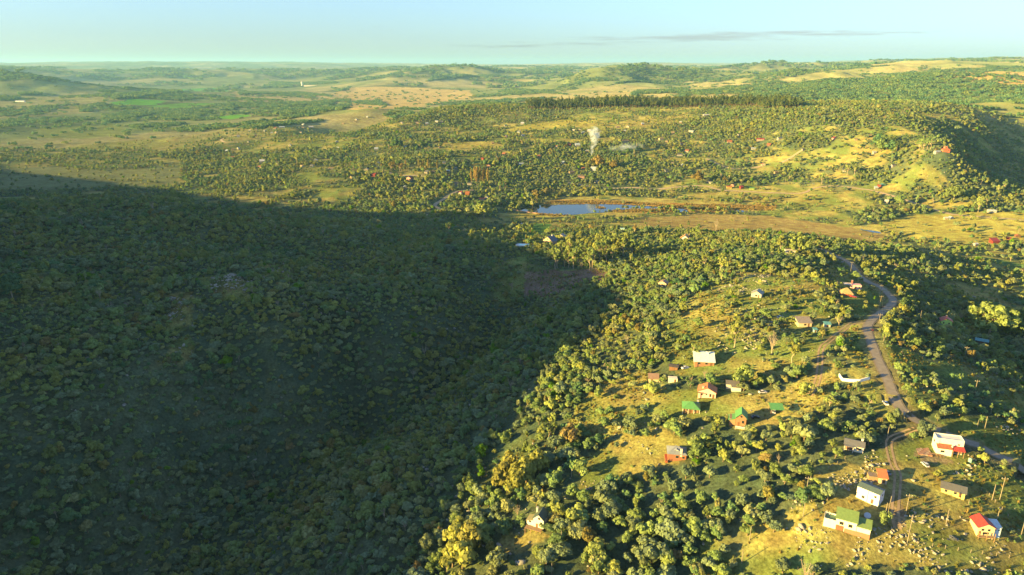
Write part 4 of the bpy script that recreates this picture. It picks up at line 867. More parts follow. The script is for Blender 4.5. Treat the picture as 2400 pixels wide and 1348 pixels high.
p = house('orange_thatch_house', 'white house with orange brown thatched roof on the wooded spur', 1604, 565, 10.5, 9.0, 3.0, -24, WHITE, (.42, .22, .08), 'gable_y', .8, (('S', -2.2, 1., 1.3, 1.2), ('S', 2., 1., 1.3, 1.2)), dr=(0, 1.0, 2.1), chim=(4.0, 2.4, 7.6, BRICK), land='the orange thatched house', o=1.0)
p = house('slate_chalet', 'chalet with dark slate blue roof and white gable trim above the pool terrace', 1284, 571, 11.0, 9.0, 3.8, -38, (.42, .32, .24), (.07, .085, .13), 'gable_y', .75, (('S', -2.2, 1., 1.4, 1.2), ('S', 2., 1., 1.4, 1.2), ('S', 0, 4.4, 1.4, 1.1)), dr=(0, 1.0, 2.1), chim=(1.2, 1.5, 8.6, WHITE), land='the slate roofed chalet', o=.9)
p = house('chalet_annexe', 'small annexe with grey brown gable roof beside the slate chalet', 1314, 559, 7.0, 7.0, 3.2, -26, (.5, .42, .33), (.28, .24, .21), 'gable_y', .6, (('S', -1.4, 1., 1., 1.),), dr=(1.2, .9, 2.0))
x, y = gp(1228, 577); p = empty('pool_terrace', x, y, float(zat(x, y)), -6); tag(p, 'turquoise swimming pool in a white deck on the dark hillside', 'pool'); KEEP.append((x, y, 8))
MB().prism([(-7, -3.6), (6, -3.6), (8, 0), (5, 4.0), (-6, 4.0), (-7.4, 0)], -.0, .0) if False else None
m = MB(); prof = [(-7, -3.6), (5.4, -3.6), (8.2, .4), (5, 4.4), (-6, 4.4), (-7.4, 0)]; n = len(prof)
m.quadset([(a, b, -2.5) for a, b in prof] + [(a, b, 1.2) for a, b in prof], [tuple(range(n - 1, -1, -1)), tuple(range(n, 2 * n))] + [(i, (i + 1) % n, n + (i + 1) % n, n + i) for i in range(n)]); m.build('deck', paint((.50, .50, .49), .8, .12), p)
MB().box(-4.2, 4.6, -2.0, 2.6, 1.2, 1.24).build('pool_water', paint((.25, .62, .62), .1, .05, 1, spec=.5), p)
p = house('green_ruin', 'pale green walled hut among trees above the pond', 1459, 541, 5.6, 4.6, 3.0, -6, (.30, .46, .40), (.30, .34, .3), 'flat', 0, (('S', 0, .9, 1.2, 1.1),), dr=(1.8, .9, 2.0), cat='hut', land='the pale green hut')
p = house('white_eucalypt_house', 'white house under two spreading eucalypts', 1853, 594, 9.0, 6.0, 2.8, -8, WHITE, (.4, .36, .34), 'gable', .35, (('S', -2, 1., 1.1, 1.), ('S', 2, 1., 1.1, 1.)), dr=(0, .9, 2.0), land='the house under the eucalypts')
p = house('hidden_tile_roof', 'small house with faded tile roof deep in the bushes of the spur', 1552, 672, 6.0, 5.0, 2.6, -34, TAN, (.34, .19, .12), 'gable_y', .5, (('S', 0, .9, .9, .9),), dr=(1.5, .9, 2.))
# curved white garden wall
pl = [gp(u, v) for u, v in ((1966, 882), (1974, 893), (1990, 895), (2014, 896), (2038, 889))]
m = MB()
for (x0, y0), (x1, y1) in zip(pl[:-1], pl[1:]):
    L_ = math.hypot(x1 - x0, y1 - y0); nx, ny = -(y1 - y0) / L_ * .16, (x1 - x0) / L_ * .16; za, zb = float(zat(x0, y0)), float(zat(x1, y1))
    m.quadset([(x0 - nx, y0 - ny, za - .6), (x1 - nx, y1 - ny, zb - .6), (x1 + nx, y1 + ny, zb - .6), (x0 + nx, y0 + ny, za - .6), (x0 - nx, y0 - ny, za + 1.25), (x1 - nx, y1 - ny, zb + 1.25), (x1 + nx, y1 + ny, zb + 1.25), (x0 + nx, y0 + ny, za + 1.25)], [(0, 3, 2, 1), (4, 5, 6, 7), (0, 1, 5, 4), (1, 2, 6, 5), (2, 3, 7, 6), (3, 0, 4, 7)])
tag(m.build('garden_wall', wallmat((.78, .77, .74))), 'low curved white garden wall in the grass beside the road', 'wall'); KEEP.append((*pl[2], 4)); LAND.append(('the curved white wall', *pl[2]))
# bundle of roofing sheets and a satellite dish
x, y = gp(2232, 1264); p = empty('rubble_heap', x, y, float(zat(x, y)), 20); tag(p, 'heap of dark roof slates lying in the open grass', 'heap'); KEEP.append((x, y, 2.6))
R_ = random.Random(5)
SLM = MB().box(-.55, .55, -.32, .32, -.03, .03).build('slate', paint((.10, .11, .13), .5, .2), p).data
for k in range(26):
    o = p.children[0] if k == 0 else link('slate', SLM, p); q = R_.random() * 1.3; a = R_.random() * 6.28; o.location = (q * math.cos(a), q * math.sin(a), .12 + .75 * (1.3 - q) * R_.random()); o.rotation_euler = (R_.uniform(-.5, .5), R_.uniform(-.5, .5), R_.random() * 3)
x, y = gp(2032, 1216); p = empty('satellite_dish', x, y, float(zat(x, y))); tag(p, 'round grey satellite dish on a short post beside the green roofed house', 'satellite dish')
MB().cyl(0, 0, -.3, 1.1, .06).build('mast', paint(GREYW), p); q = MB().cyl(0, 0, 0, .18, .25, .95, 18).build('dish', paint((.45, .47, .5), .4, .1), p); q.location = (0, 0, 1.1); q.rotation_euler = (.5, -.4, 0)
# ---------------------------------------------------------------- the village in the valley
VILL = """585,308,6,TAN,R_WHITE 600,305,6,CREAM,R_RED 619,309,8,WHITE,R_GREY 645,302,7,TAN,R_RUST 661,300,14,WHITE,R_PALE 646,312,6,CREAM,R_BROWN 637,313,5,WHITE,R_PALE 709,294,7,CREAM,R_PALE 710,301,7,TAN,R_BROWN
729,299,12,WHITE,R_WHITE 704,312,8,CREAM,R_BROWN 558,322,6,BLUEW,R_BLUE 581,334,6,GREYW,R_BLUE 679,343,7,CREAM,R_PALE 599,319,6,TAN,R_BROWN 530,356,6,GREYW,R_PALE 546,352,6,TAN,R_BROWN 557,350,5,CREAM,R_PALE 545,371,11,WHITE,R_RUST
614,381,13,WHITE,R_WHITE 608,394,9,WHITE,R_RED 740,378,9,WHITE,R_PALE 706,392,6,CREAM,R_THATCH 730,392,8,WHITE,R_GREY 745,284,4,CREAM,R_PALE 834,282,6,CREAM,R_PALE 831,287,6,CREAM,R_THATCH 860,276,5,WHITE,R_PALE 804,291,7,TAN,R_THATCH
790,335,10,GREYW,R_PALE 791,349,5,WHITE,R_PALE 882,352,10,WHITE,R_PALE 886,385,6,WHITE,R_BLUE 858,400,12,GREYW,R_BLUE 886,395,10,TAN,R_THATCH 874,414,12,REDW,R_RED 775,397,12,CREAM,R_THATCH 822,418,9,TAN,R_BROWN
978,290,8,TAN,R_BROWN 1001,292,7,PINK,R_PALE 1023,287,9,WHITE,R_PALE 1035,288,7,TAN,R_PALE 941,289,6,WHITE,R_GREY 1224,292,9,WHITE,R_WHITE 1185,296,7,WHITE,R_GREEN 1185,322,8,PINK,R_WHITE 1226,320,9,WHITE,R_PALE 1215,312,8,BLUEW,R_BLUE
962,322,6,GREENW,R_TEAL 1032,348,7,TAN,R_BROWN 948,347,10,WHITE,R_PALE 1155,338,6,TAN,R_THATCH 1130,375,7,REDW,R_RED 1145,392,8,PINK,R_TILE 1222,387,13,BLUEW,R_PALE 1180,364,6,TAN,R_TILE 912,377,8,WHITE,R_DGREEN 958,423,16,PINK,R_RED 1100,434,12,WHITE,R_GREY
1070,435,9,CREAM,R_BROWN 1083,434,7,OCHRE,R_DGREEN 950,442,9,WHITE,R_PALE 1077,455,13,WHITE,R_RED 1095,457,11,ORANGE,R_TILE 1130,470,14,CREAM,R_RED 1140,467,9,WHITE,R_GREY 1041,384,8,LILAC,R_BLUE 998,407,12,GREYW,R_GREY 1050,404,9,GREYW,R_PALE 1069,397,9,LILAC,R_GREY
1015,406,6,TAN,R_BROWN 1263,370,5,PINK,R_TILE 1344,307,5,WHITE,R_WHITE 1358,306,6,CREAM,R_THATCH 1367,313,8,WHITE,R_PALE 1380,309,9,WHITE,R_WHITE 1448,300,9,TAN,R_THATCH 1471,299,7,WHITE,R_BROWN 1464,309,5,WHITE,R_PALE 1507,293,8,PINK,R_PALE 1595,289,7,TAN,R_PALE
1657,272,20,WHITE,R_WHITE 1619,311,13,WHITE,R_PALE 1577,314,8,TAN,R_THATCH 1551,328,13,CREAM,R_THATCH 1562,334,8,TAN,R_BROWN 1599,339,9,WHITE,R_RED 1609,357,10,WHITE,R_TILE 1593,366,15,WHITE,R_GREY 1468,335,16,TAN,R_THATCH 1333,341,10,REDW,R_RED 1354,343,13,WHITE,R_PALE
1303,346,6,WHITE,R_TILE 1376,356,10,GREYW,R_PALE 1341,407,15,TAN,R_BROWN 1390,400,15,BLUEW,R_PALE 1367,397,8,BRICK,R_TILE 1397,429,10,WHITE,R_GREY 1362,418,18,PINK,R_BROWN 1563,403,9,WHITE,R_DGREEN 1575,385,7,WHITE,R_BROWN 1601,390,6,WHITE,R_PALE 1661,430,13,WHITE,R_GREY
1710,336,13,TAN,R_TILE 1733,319,5,WHITE,R_GREY 1782,330,20,PINK,R_RED 1829,327,13,WHITE,R_BLUE 1801,343,10,BRICK,R_TILE 1766,351,12,WHITE,R_PALE 1958,327,13,PINK,R_RED 2006,330,7,TAN,R_BROWN 2051,361,10,WHITE,R_WHITE 2039,321,7,TAN,R_THATCH 1789,389,11,CREAM,R_TILE 1821,407,13,TAN,R_THATCH
1979,403,7,WHITE,R_GREY 2096,391,12,LILAC,R_GREY 1716,437,9,PINK,R_RED 1709,442,14,YELLOW,R_TILE 1739,443,9,REDW,R_RED 1762,445,13,LIME,R_GREEN 2071,437,13,GREENW,R_TEAL 2060,439,9,REDW,R_RED 2054,444,5,WHITE,R_PALE 1884,353,8,GREYW,R_GREY
2223,333,6,WHITE,R_GREY 2199,359,15,WHITE,R_PALE 2077,476,6,WHITE,R_WHITE 2218,515,9,CREAM,R_WHITE 2231,514,14,BLUEW,R_PALE 2325,499,21,WHITE,R_PALE 2335,571,23,REDW,R_RED 2363,562,11,REDW,R_RED 2386,557,13,BRICK,R_TILE 2289,577,12,WHITE,R_WHITE 1318,384,5,WHITE,R_PALE"""
CN = {id(WHITE): 'white', id(CREAM): 'cream', id(TAN): 'tan', id(PINK): 'pink', id(LILAC): 'lilac', id(LIME): 'lime green', id(REDW): 'red', id(BLUEW): 'pale blue', id(YELLOW): 'yellow', id(GREENW): 'sea green', id(GREYW): 'grey', id(OCHRE): 'ochre', id(BRICK): 'brick', id(ORANGE): 'orange'}
RN = {id(R_GREY): 'dark grey', id(R_GREEN): 'green', id(R_DGREEN): 'dark green', id(R_RED): 'red', id(R_RUST): 'rusty', id(R_TILE): 'orange tile', id(R_PALE): 'pale metal', id(R_BLUE): 'slate blue', id(R_THATCH): 'thatched', id(R_TEAL): 'teal', id(R_WHITE): 'white', id(R_BROWN): 'brown'}
VL = [("near the smoke column", 1390, 365), ("by the poplar row", 1120, 425), ("by the pond dam", 1195, 495), ("near the red tower house", 2215, 358), ("on the earth road crossing the flats", 1760, 452), ("by the curved road at the plain's edge", 540, 325), ("below the pine plantation", 1620, 255), ("on the upper scrub slope", 1000, 300), ("near the pale poplar grove", 940, 395), ("in the open creek meadow", 2290, 530), ("below the rocky hill", 1960, 310), ("on the lower scrub slope", 620, 380), ("on the orchard slope", 780, 380), ("beside the golden dome tree", 1280, 455), ("at the crest field", 1250, 300), ("among the eucalypts of the east slope", 1990, 405)]
VL = [(a, *gp(u, v)) for a, u, v in VL]
for k, t in enumerate(VILL.split()):
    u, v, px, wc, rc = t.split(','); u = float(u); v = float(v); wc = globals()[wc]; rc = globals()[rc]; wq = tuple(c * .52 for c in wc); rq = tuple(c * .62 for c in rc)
    x, y = gp(u, v); D = math.hypot(x, y); w = float(px) * D / FPX * .95; long = w > 13; w = min(max(w, 6.0), 19); d = min(max(w * .62, 4.5), 8.)
    kd = ('gable', 'gable_y', 'gable', 'mono')[k % 4] if not long else 'gable'; rot = (-20, 8, -35, -8, 15)[k % 5]; h = 2.7 + (k % 3) * .3 + (1.6 if px == '16' else 0)
    near_l = min(VL, key=lambda q: (q[1] - x) ** 2 + ((q[2] - y) * .6) ** 2)[0]
    form = 'long low' if long else ('small' if w < 8 else '')
    label = ' '.join(f"{form} {CN[id(wc)]} house with {RN[id(rc)]} roof {near_l}".split())
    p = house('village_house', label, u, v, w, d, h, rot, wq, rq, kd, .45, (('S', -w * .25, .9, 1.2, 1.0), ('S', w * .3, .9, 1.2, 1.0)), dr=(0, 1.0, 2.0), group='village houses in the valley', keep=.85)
# red tower house on the promontory
p = house('tower_house', 'red stepped tower house on the promontory above the shaded gully', 2218, 357, 13., 8., 4.0, -6, (.45, .13, .07), (.42, .09, .05), 'hip', .5, (('S', -3.5, 1.2, 1.6, 1.3), ('S', 3.5, 1.2, 1.6, 1.3)), dr=(0, 1.4, 2.2), land='the red tower house')
walls(p, 'box', 5.6, 5., 8.5, 0, wallmat((.50, .17, .10)), -.6, .6, 'tower', 3.); roof(p, 'hip', 5.6, 5., 8.5, .6, roofmat((.45, .13, .07)), .5, -.6, .6, 'tower_roof'); MB().box(-1.4, .2, -2.1, -1.85, 6.2, 7.6).build('tower_window', GLASS, p)
# white tower of the far works on the plain
x, y = gp(708, 203); p = empty('silo_works', x, y, float(zat(x, y))); tag(p, 'white silo tower with a long low plant far out on the plain', 'works')
MB().cyl(0, 0, -3, 42, 7, 7, 12).build('silo', wallmat(WHITE), p); MB().box(20, 190, -12, 12, -4, 10).build('plant_hall', wallmat((.55, .5, .45)), p)
x, y = gp(45, 239); p = house('long_barn', 'long white barn roof beside the dark grove on the plain', 46, 239, 60, 14, 5, 0, WHITE, R_WHITE, 'gable', .3, dr=(0, 4, 3.5), cat='barn')
# dam with buttresses
def wallrun(P, z0, z1, th):
    m = MB()
    for (x0, y0), (x1, y1) in zip(P[:-1], P[1:]):
        L_ = math.hypot(x1 - x0, y1 - y0); nx, ny = -(y1 - y0) / L_ * th, (x1 - x0) / L_ * th
        m.quadset([(x0 - nx, y0 - ny, z0), (x1 - nx, y1 - ny, z0), (x1 + nx, y1 + ny, z0), (x0 + nx, y0 + ny, z0), (x0 - nx, y0 - ny, z1), (x1 - nx, y1 - ny, z1), (x1 + nx, y1 + ny, z1), (x0 + nx, y0 + ny, z1)], [(0, 3, 2, 1), (4, 5, 6, 7), (0, 1, 5, 4), (1, 2, 6, 5), (2, 3, 7, 6), (3, 0, 4, 7)])
    return m
dp = [G(1174, 490, .8), G(1194, 490, .8), G(1222, 496, .8), G(1262, 501, .8)]; CONC = paint((.30, .19, .13), .9, .25, .4, name='stained_concrete')
p = empty('dam', *dp[1], 0.); tag(p, 'low brown concrete dam with a row of buttresses at the pond outlet', 'dam')
q = wallrun(dp, -4, 1.6, .6).build('crest_wall', CONC, p); q.location = (-dp[1][0], -dp[1][1], 0)
for k in range(15):
    t = k / 14 * 2.7; i = int(t); t -= i; x = dp[i][0] * (1 - t) + dp[i + 1][0] * t; y = dp[i][1] * (1 - t) + dp[i + 1][1] * t
    q = MB().prism([(-.5, -4), (-7.5, -4), (-.5, 1.2)], -.45, .45, 'x').build('buttress', CONC, p); q.location = (x - dp[1][0], y - dp[1][1], 0)
    KEEP.append((x, y - 5, 7))
LAND.append(('the dam', *dp[2]))
# ---------------------------------------------------------------- cars
def make_car(label, u, v, rot, col, cat='car', wagon=False):
    x, y = gp(u, v); p = empty('parked_car', x, y, float(zat(x, y)), rot); tag(p, label, cat, 'cars parked in the yards'); p.scale = (OBJK(x, y, .88),) * 3; pm = paint(col, .3, .03, 1, spec=.6, name='car_paint'); KEEP.append((x, y, 3.2))
    m = MB(); L_ = 2.05; side = [(-L_, .32), (-L_ + .05, .72), (-L_ + .25, .86), (-1.05, .92), (.95, .92), (1.55, .84), (L_ - .06, .70), (L_, .34)]
    m.prism(side, -.82, .82, 'y'); m.build('body', pm, p)
    cab = [(-1.75 if wagon else -1.45, .90), (-1.45 if wagon else -.95, 1.40), (.25, 1.42), (.95, .90)]; m = MB(); V = [(a, s * (.74 if z < 1 else .62), z) for s in (-1, 1) for a, z in cab]
    m.quadset(V, [(0, 1, 2, 3), (7, 6, 5, 4), (0, 4, 5, 1), (1, 5, 6, 2), (2, 6, 7, 3), (3, 7, 4, 0)]); m.build('windows', GLASS, p)
    MB().box(-1.35 if wagon else -.9, .22, -.60, .60, 1.41, 1.46).build('roof_panel', pm, p)
    for a in (-1.25, 1.25):
        for b in (-.80, .80):
            w_ = MB().prism([(a + .31 * math.cos(q * .6283), .31 + .31 * math.sin(q * .6283)) for q in range(10)], b - .1, b + .1, 'y').build('wheel', paint((.02, .02, .02), .8, .1), p)
    for b in (-.6, .6): MB().box(L_ - .1, L_ + .02, b - .18, b + .18, .58, .72).build('headlight', paint((.7, .7, .66), .2, .02), p)
    for b in (-.6, .6): MB().box(-L_ - .02, -L_ + .08, b - .16, b + .16, .58, .74).build('tail_light', paint((.4, .02, .02), .3, .02), p)
    return p
make_car('white hatchback parked on the grass verge of the asphalt road', 2075, 947, 84, (.78, .77, .74))
make_car('silver hatchback on the lawn below the large white house', 2168, 1091, 95, (.50, .52, .53), wagon=True)
make_car('dark grey car beside the orange roofed shed', 2078, 1110, 105, (.14, .16, .19))
make_car('white car under a dust cover by the lawn bushes', 1787, 921, 8, (.72, .66, .64))
make_car('dark red car beside the thatched house', 2000, 697, -25, (.28, .03, .05))
make_car('white car half hidden by the dark open shed', 1606, 864, 20, (.75, .74, .70))
make_car('black car under trees beside the green carport', 1770, 980, 5, (.02, .022, .03))
make_car('white car on the clearing below the pond', 1224, 525, 10, (.75, .75, .75), wagon=True)
make_car('blue grey car by the earth road in the flats', 1907, 432, 0, (.22, .30, .38))
make_car('silver car in the yard above the flat brown roof', 1828, 745, 20, (.5, .5, .5))
make_car('white pickup beside the green carport roof', 1813, 966, 70, (.6, .6, .6))
# motorbikes with rider gear left at the road edge
for u, v, rt, lb in ((2068, 722, 30, 'black motorcycle on the inside of the road bend'), (2045, 777, -20, 'dark motorcycle at the edge of the straight road')):
    x, y = gp(u, v); p = empty('motorcycle', x, y, float(zat(x, y)) + .1, rt); tag(p, lb, 'motorcycle', 'motorcycles at the road edge'); bk = paint((.02, .02, .022), .5, .1)
    for a in (-.62, .62): MB().prism([(a + .31 * math.cos(q * .6283), .31 + .31 * math.sin(q * .6283)) for q in range(10)], -.06, .06, 'y').build('wheel', bk, p)
    MB().prism([(-.65, .62), (-.1, .45), (.3, .5), (.35, .9), (-.1, .82), (-.7, .85)], -.13, .13, 'y').build('frame', paint((.12, .02, .02), .4, .1), p); MB().box(-.5, 0, -.14, .14, .82, .92).build('seat', bk, p); MB().box(.34, .42, -.36, .36, .98, 1.04).build('handlebar', bk, p)
# ---------------------------------------------------------------- poles and power lines
POLES = """1733,557,542,1 1809,564,549,1 1945,569,554,1 1925,591,576,1 1912,601,584,1 1965,607,596,1 1993,641,613,2 2022,613,600,1 2063,688,667,2 2062,717,692,2 2060,757,734,2 2155,756,727,3 2201,757,739,0 1961,674,659,0 1874,698,683,0 1887,717,704,0 1903,742,726,0 1909,744,726,0
2261,839,811,1 2285,919,889,1 2119,984,961,4 2079,1028,999,0 2370,983,954,0 2308,1004,975,0 2290,1002,983,0 2307,1087,1062,0 2126,1273,1206,1 2122,1207,1157,1 2343,1171,1116,1 2325,1172,1134,0 2217,1228,1193,0 2269,1184,1171,0 2074,1211,1178,0 2081,1207,1162,0 2393,1255,1217,0 2335,1225,1196,0 1889,1158,1117,1 1882,1211,1178,0
1315,1284,1246,0 1293,1346,1322,0 1757,1266,1234,0 1773,1208,1183,0 1738,1321,1288,0 1790,1143,1123,0 1878,863,838,0 1866,886,871,0 1853,921,908,0 2185,1282,1273,0 2245,1291,1282,0 2302,1299,1290,0 1341,404,391,0 1800,455,443,0"""
POLEP = paint((.22, .19, .15), .85, .2, 2, name='weathered_pole'); tops = {}
PW = {0: 'bare timber post', 1: 'power pole with a single crossarm', 2: 'tall power pole with white insulators', 3: 'dead bleached trunk used as a pole', 4: 'power pole carrying a transformer'}
for k, t in enumerate(POLES.split()):
    u, v, vt, kd = map(int, t.split(',')); x, y = gp(u, v); D = math.hypot(x, y, float(zat(x, y)) - CAMZ); dep = math.asin((CAMZ - float(zat(x, y))) / D); h = (v - vt) * D / FPX / math.cos(dep) * .98 * OBJK(x, y, 1.0)
    h = max(h, 1.0); z = float(zat(x, y)); rt = -12.
    p = empty('utility_pole' if kd else 'timber_post', x, y, z, rt); r = .11 if h > 4 else .08
    nl = min(LAND, key=lambda q: (q[1] - x) ** 2 + (q[2] - y) ** 2); dist = math.hypot(nl[1] - x, nl[2] - y)
    size = 'short' if h < 3 else ('tall' if h > 7.5 else 'mid-height')
    if kd == 2: size = ''
    tag(p, ' '.join(f"{size} {PW[kd]} {'beside' if dist < 14 else ('near' if dist < 40 else 'out beyond')} {nl[0]}".split()), 'pole', 'poles along the ridge and its yards')
    MB().cyl(0, 0, -1.2, h, r * 1.25, r * .8, 8).build('shaft', POLEP, p)
    if kd in (1, 2, 4):
        MB().box(-.9, .9, -.06, .06, h - .75, h - .6).build('crossarm', POLEP, p)
        for a in (-.8, 0, .8): MB().cyl(a, 0, h - .6, h - .35, .07, .05, 6).build('insulator', paint((.6, .58, .52), .3, .05), p)
    if kd == 4: MB().cyl(-.4, -.2, h - 2.0, h - .9, .32, .32, 10).build('transformer', paint((.25, .27, .28), .5, .1), p)
    if kd == 3:
        for q in range(5): MB().box(0, .5 - .06 * q, -.04, .04, h * (.4 + .1 * q), h * (.4 + .1 * q) + .07).build('stub_branch', POLEP, p).rotation_euler = (0, 0, q * 2.2)
    tops[k] = (x, y, z + h - .4)
WIRE = paint((.18, .16, .12), .5, .05, name='wire')
for a, b in ((10, 9), (9, 8), (8, 6), (6, 5), (5, 3), (3, 4), (20, 10), (26, 27), (28, 25), (2, 3), (36, 37)):
    A, B = np.array(tops[a]), np.array(tops[b])
    parts = []
    for s in (-.8, .8): parts.append(tube([A * (1 - t) + B * t + np.array([s * .97, -.2 * s, -1.2 * 4 * t * (1 - t)]) for t in np.linspace(0, 1, 9)], [.022] * 9, 3))
    o = link('power_line', mesh_np('power_line', *join(parts), WIRE)); nl = min(LAND, key=lambda q: (q[1] - (A[0] + B[0]) / 2) ** 2 + (q[2] - (A[1] + B[1]) / 2) ** 2)
    tag(o, f"thin sagging power cable between two poles near {nl[0]}", 'power cable', 'power cables strung between the poles')

# wire fences with timber posts
for pl, lb in ((((2150, 1276), (2185, 1282), (2215, 1287), (2245, 1291), (2275, 1296), (2302, 1299), (2335, 1303), (2365, 1308)), 'sagging wire fence on timber posts below the red roofed house'), (((1636, 886), (1650, 883), (1664, 881), (1678, 879), (1692, 876), (1708, 873)), 'short wire fence behind the pink cottage'), (((2300, 1150), (2318, 1163), (2332, 1178), (2348, 1195), (2362, 1212)), 'leaning wire fence beside the dark roofed cottage'), (((1900, 1120), (1920, 1112), (1942, 1100), (1962, 1088), (1980, 1076)), 'old wire fence across the rocky knoll')):
    W_ = [(*gp(u, v),) for u, v in pl]; W_ = [(a, b, float(zat(a, b))) for a, b in W_]; p = empty('wire_fence', *W_[0]); tag(p, lb, 'fence', 'wire fences of the yards'); o0 = np.array(W_[0])
    for q in W_: d_ = np.array(q) - o0; MB().box(d_[0] - .07, d_[0] + .07, d_[1] - .07, d_[1] + .07, d_[2] - .4, d_[2] + 1.15).build('post', POLEP, p)
    for hh in (.35, .7, 1.05): link('wire', mesh_np('wire', *tube([np.array(q) - o0 + np.array([0, 0, hh]) for q in W_], [.012] * len(W_), 3), WIRE), p)
# ---------------------------------------------------------------- feature trees
def tint_word(t): return 'dark green' if t < .22 else 'green' if t < .4 else 'olive' if t < .6 else 'yellow olive' if t < .76 else 'brown tinged' if t < .86 else 'golden' if t < .96 else 'bright green'
def put_tree(name, kind, x, y, s, tint, label, group, rz=None, cat='tree', sz=None):
    p = empty(name, x, y, float(zat(x, y)) - .1, math.degrees(rz if rz is not None else random.random() * 6.283)); tag(p, label, cat, group)
    p.scale = (s, s, sz or s); c = link('crown', CROWN[kind], p); c['tint'] = float(tint); t = link('trunk', TRUNK[kind], p); t['tint'] = 0.3; return p
FEAT = """2318,783,700,spreading0,.56,spreading_eucalypt|huge spreading eucalypt with pale limbs beside the teal roofed barn
2396,800,716,spreading1,.5,spreading_eucalypt|tall dense eucalypt beyond the teal roofed barn
1872,592,541,spreading0,.58,spreading_eucalypt|broad eucalypt shading the white house on the far end of the spur
1828,592,549,eucalypt2,.70,eucalypt_tree|forked eucalypt with bare lower trunk beside the broad shading eucalypt
1487,551,522,eucalypt0,.84,eucalypt_tree|lone orange tinted eucalypt beside the pale green hut
1650,632,588,eucalypt1,.6,eucalypt_tree|slim eucalypt standing out of the spur bushes below the orange thatch
1690,640,596,eucalypt0,.7,eucalypt_tree|thin pale eucalypt on the stony upper spur
1672,600,560,eucalypt2,.5,eucalypt_tree|leafy eucalypt beside the orange thatched house
1632,846,806,eucalypt0,.55,eucalypt_tree|thin eucalypt in front of the pale blue metal roof
1720,815,745,eucalypt1,.66,eucalypt_tree|sparse eucalypt on the rocky grass above the pale blue roof
1858,852,792,eucalypt0,.7,eucalypt_tree|slender eucalypt by the wheel ruts on the ridge
1742,902,858,scrub3,.55,garden_tree|tall leafy garden tree behind the slate shed
1135,512,476,spreading1,.62,spreading_eucalypt|big sunlit eucalypt in front of the dam
1115,508,484,eucalypt1,.55,eucalypt_tree|smaller eucalypt beside the big one at the dam
1185,443,412,eucalypt2,.5,eucalypt_tree|pair-stemmed eucalypt below the poplar row
1172,446,420,eucalypt0,.45,eucalypt_tree|dark leafed eucalypt by the pair-stemmed one
1190,407,377,poplar0,.6,poplar_tree|lone green poplar above the poplar row
1178,400,381,poplar1,.5,poplar_tree|short poplar beside the lone green one
1280,462,440,scrub4,.91,willow_tree|golden leafless dome shaped willow by the pond
1256,463,445,scrub1,.82,willow_tree|brown round willow beside the golden dome
1196,365,352,scrub0,.73,garden_tree|bright yellow tree in the dark village hollow
1160,389,375,scrub1,.7,garden_tree|yellow green round tree above the poplars
1437,396,378,scrub3,.83,garden_tree|orange round tree by the burnt clearing
1425,411,402,scrub0,.73,garden_tree|yellow round tree below the burnt clearing
1636,428,404,scrub3,.84,garden_tree|orange tree beside the white house on the earth road
1690,424,395,eucalypt1,.4,eucalypt_tree|green eucalypt beside the earth road houses
1925,432,402,eucalypt2,.55,eucalypt_tree|forked eucalypt beside the blue grey car
1985,412,384,eucalypt1,.6,eucalypt_tree|tall eucalypt in the clump of the east slope
2002,412,380,eucalypt0,.62,eucalypt_tree|pale trunked eucalypt in the clump of the east slope
2235,468,432,spreading0,.55,spreading_eucalypt|broad eucalypt at the head of the creek meadow
2293,498,458,eucalypt2,.6,eucalypt_tree|tall white trunked eucalypt by the long white house
2108,482,455,spreading1,.5,spreading_eucalypt|dense eucalypt beside the earth road fork
1720,548,540,scrub2,.2,garden_tree|dark round bush tree on the marsh flat
588,308,292,eucalypt1,.4,eucalypt_tree|tall grey eucalypt by the tan hut at the plain's edge
930,348,322,spreading0,.3,spreading_eucalypt|dark eucalypt grove tree above the village road
912,350,330,eucalypt1,.4,eucalypt_tree|eucalypt beside the dark grove tree
1180,443,425,poplar1,.1,cypress_tree|dark narrow cypress beside the poplar row
33,552,535,eucalypt1,.74,garden_tree|single sunlit yellow tree on the dark hillside
28,700,640,spreading1,.25,spreading_eucalypt|tall dark eucalypt on the shaded western ridge"""
for ln in FEAT.split('\n'):
    a, lb = ln.split('|'); u, v, vt, kd, ti, nm = a.split(','); u, v, vt, ti = float(u), float(v), float(vt), float(ti)
    x, y = gp(u, v); D = math.hypot(x, y, float(zat(x, y)) - CAMZ); h = (v - vt) * D / FPX / math.cos(math.asin((CAMZ - float(zat(x, y))) / D)) * OBJK(x, y, 1.0)
    H0 = dict(scr=1.75, euc=3.1, pop=4.0, pin=3.4, spr=2.25)[kd[:3]]; s = h / H0
    put_tree(nm, kd, x, y, s, ti, lb, 'feature trees', sz=s); KEEP.append((x, y, .6 * s)); LAND.append(('the ' + ' '.join(lb.split()[:4]), x, y)) if False else None
for k, (u, v, hpx, lb) in enumerate(((1180, 1150, 50, 'bright yellow green tree in the cluster at the ravine edge'), (1215, 1160, 56, 'tallest yellow green tree in the cluster at the ravine edge'), (1232, 1135, 52, 'leaning yellow green tree in the cluster at the ravine edge'), (1195, 1118, 46, 'small yellow green tree in the cluster at the ravine edge'), (1262, 1110, 44, 'outlying yellow green tree uphill of the ravine cluster'), (1070, 1290, 52, 'feathery sunlit tree below the woodland cabin'), (1100, 1300, 60, 'tall feathery sunlit tree below the woodland cabin'), (1085, 1335, 58, 'broad feathery sunlit tree below the woodland cabin'), (1060, 1330, 50, 'narrow feathery sunlit tree below the woodland cabin'))):
    x, y = gp(u, v); s = hpx * math.hypot(x, y, CAMZ - float(zat(x, y))) / FPX / .8 / 1.75; put_tree('garden_tree', ('scrub3', 'scrub1')[k % 2], x, y, s * .8, .73 if k % 3 else .76, lb, 'feature trees', sz=s); KEEP.append((x, y, 1.4))
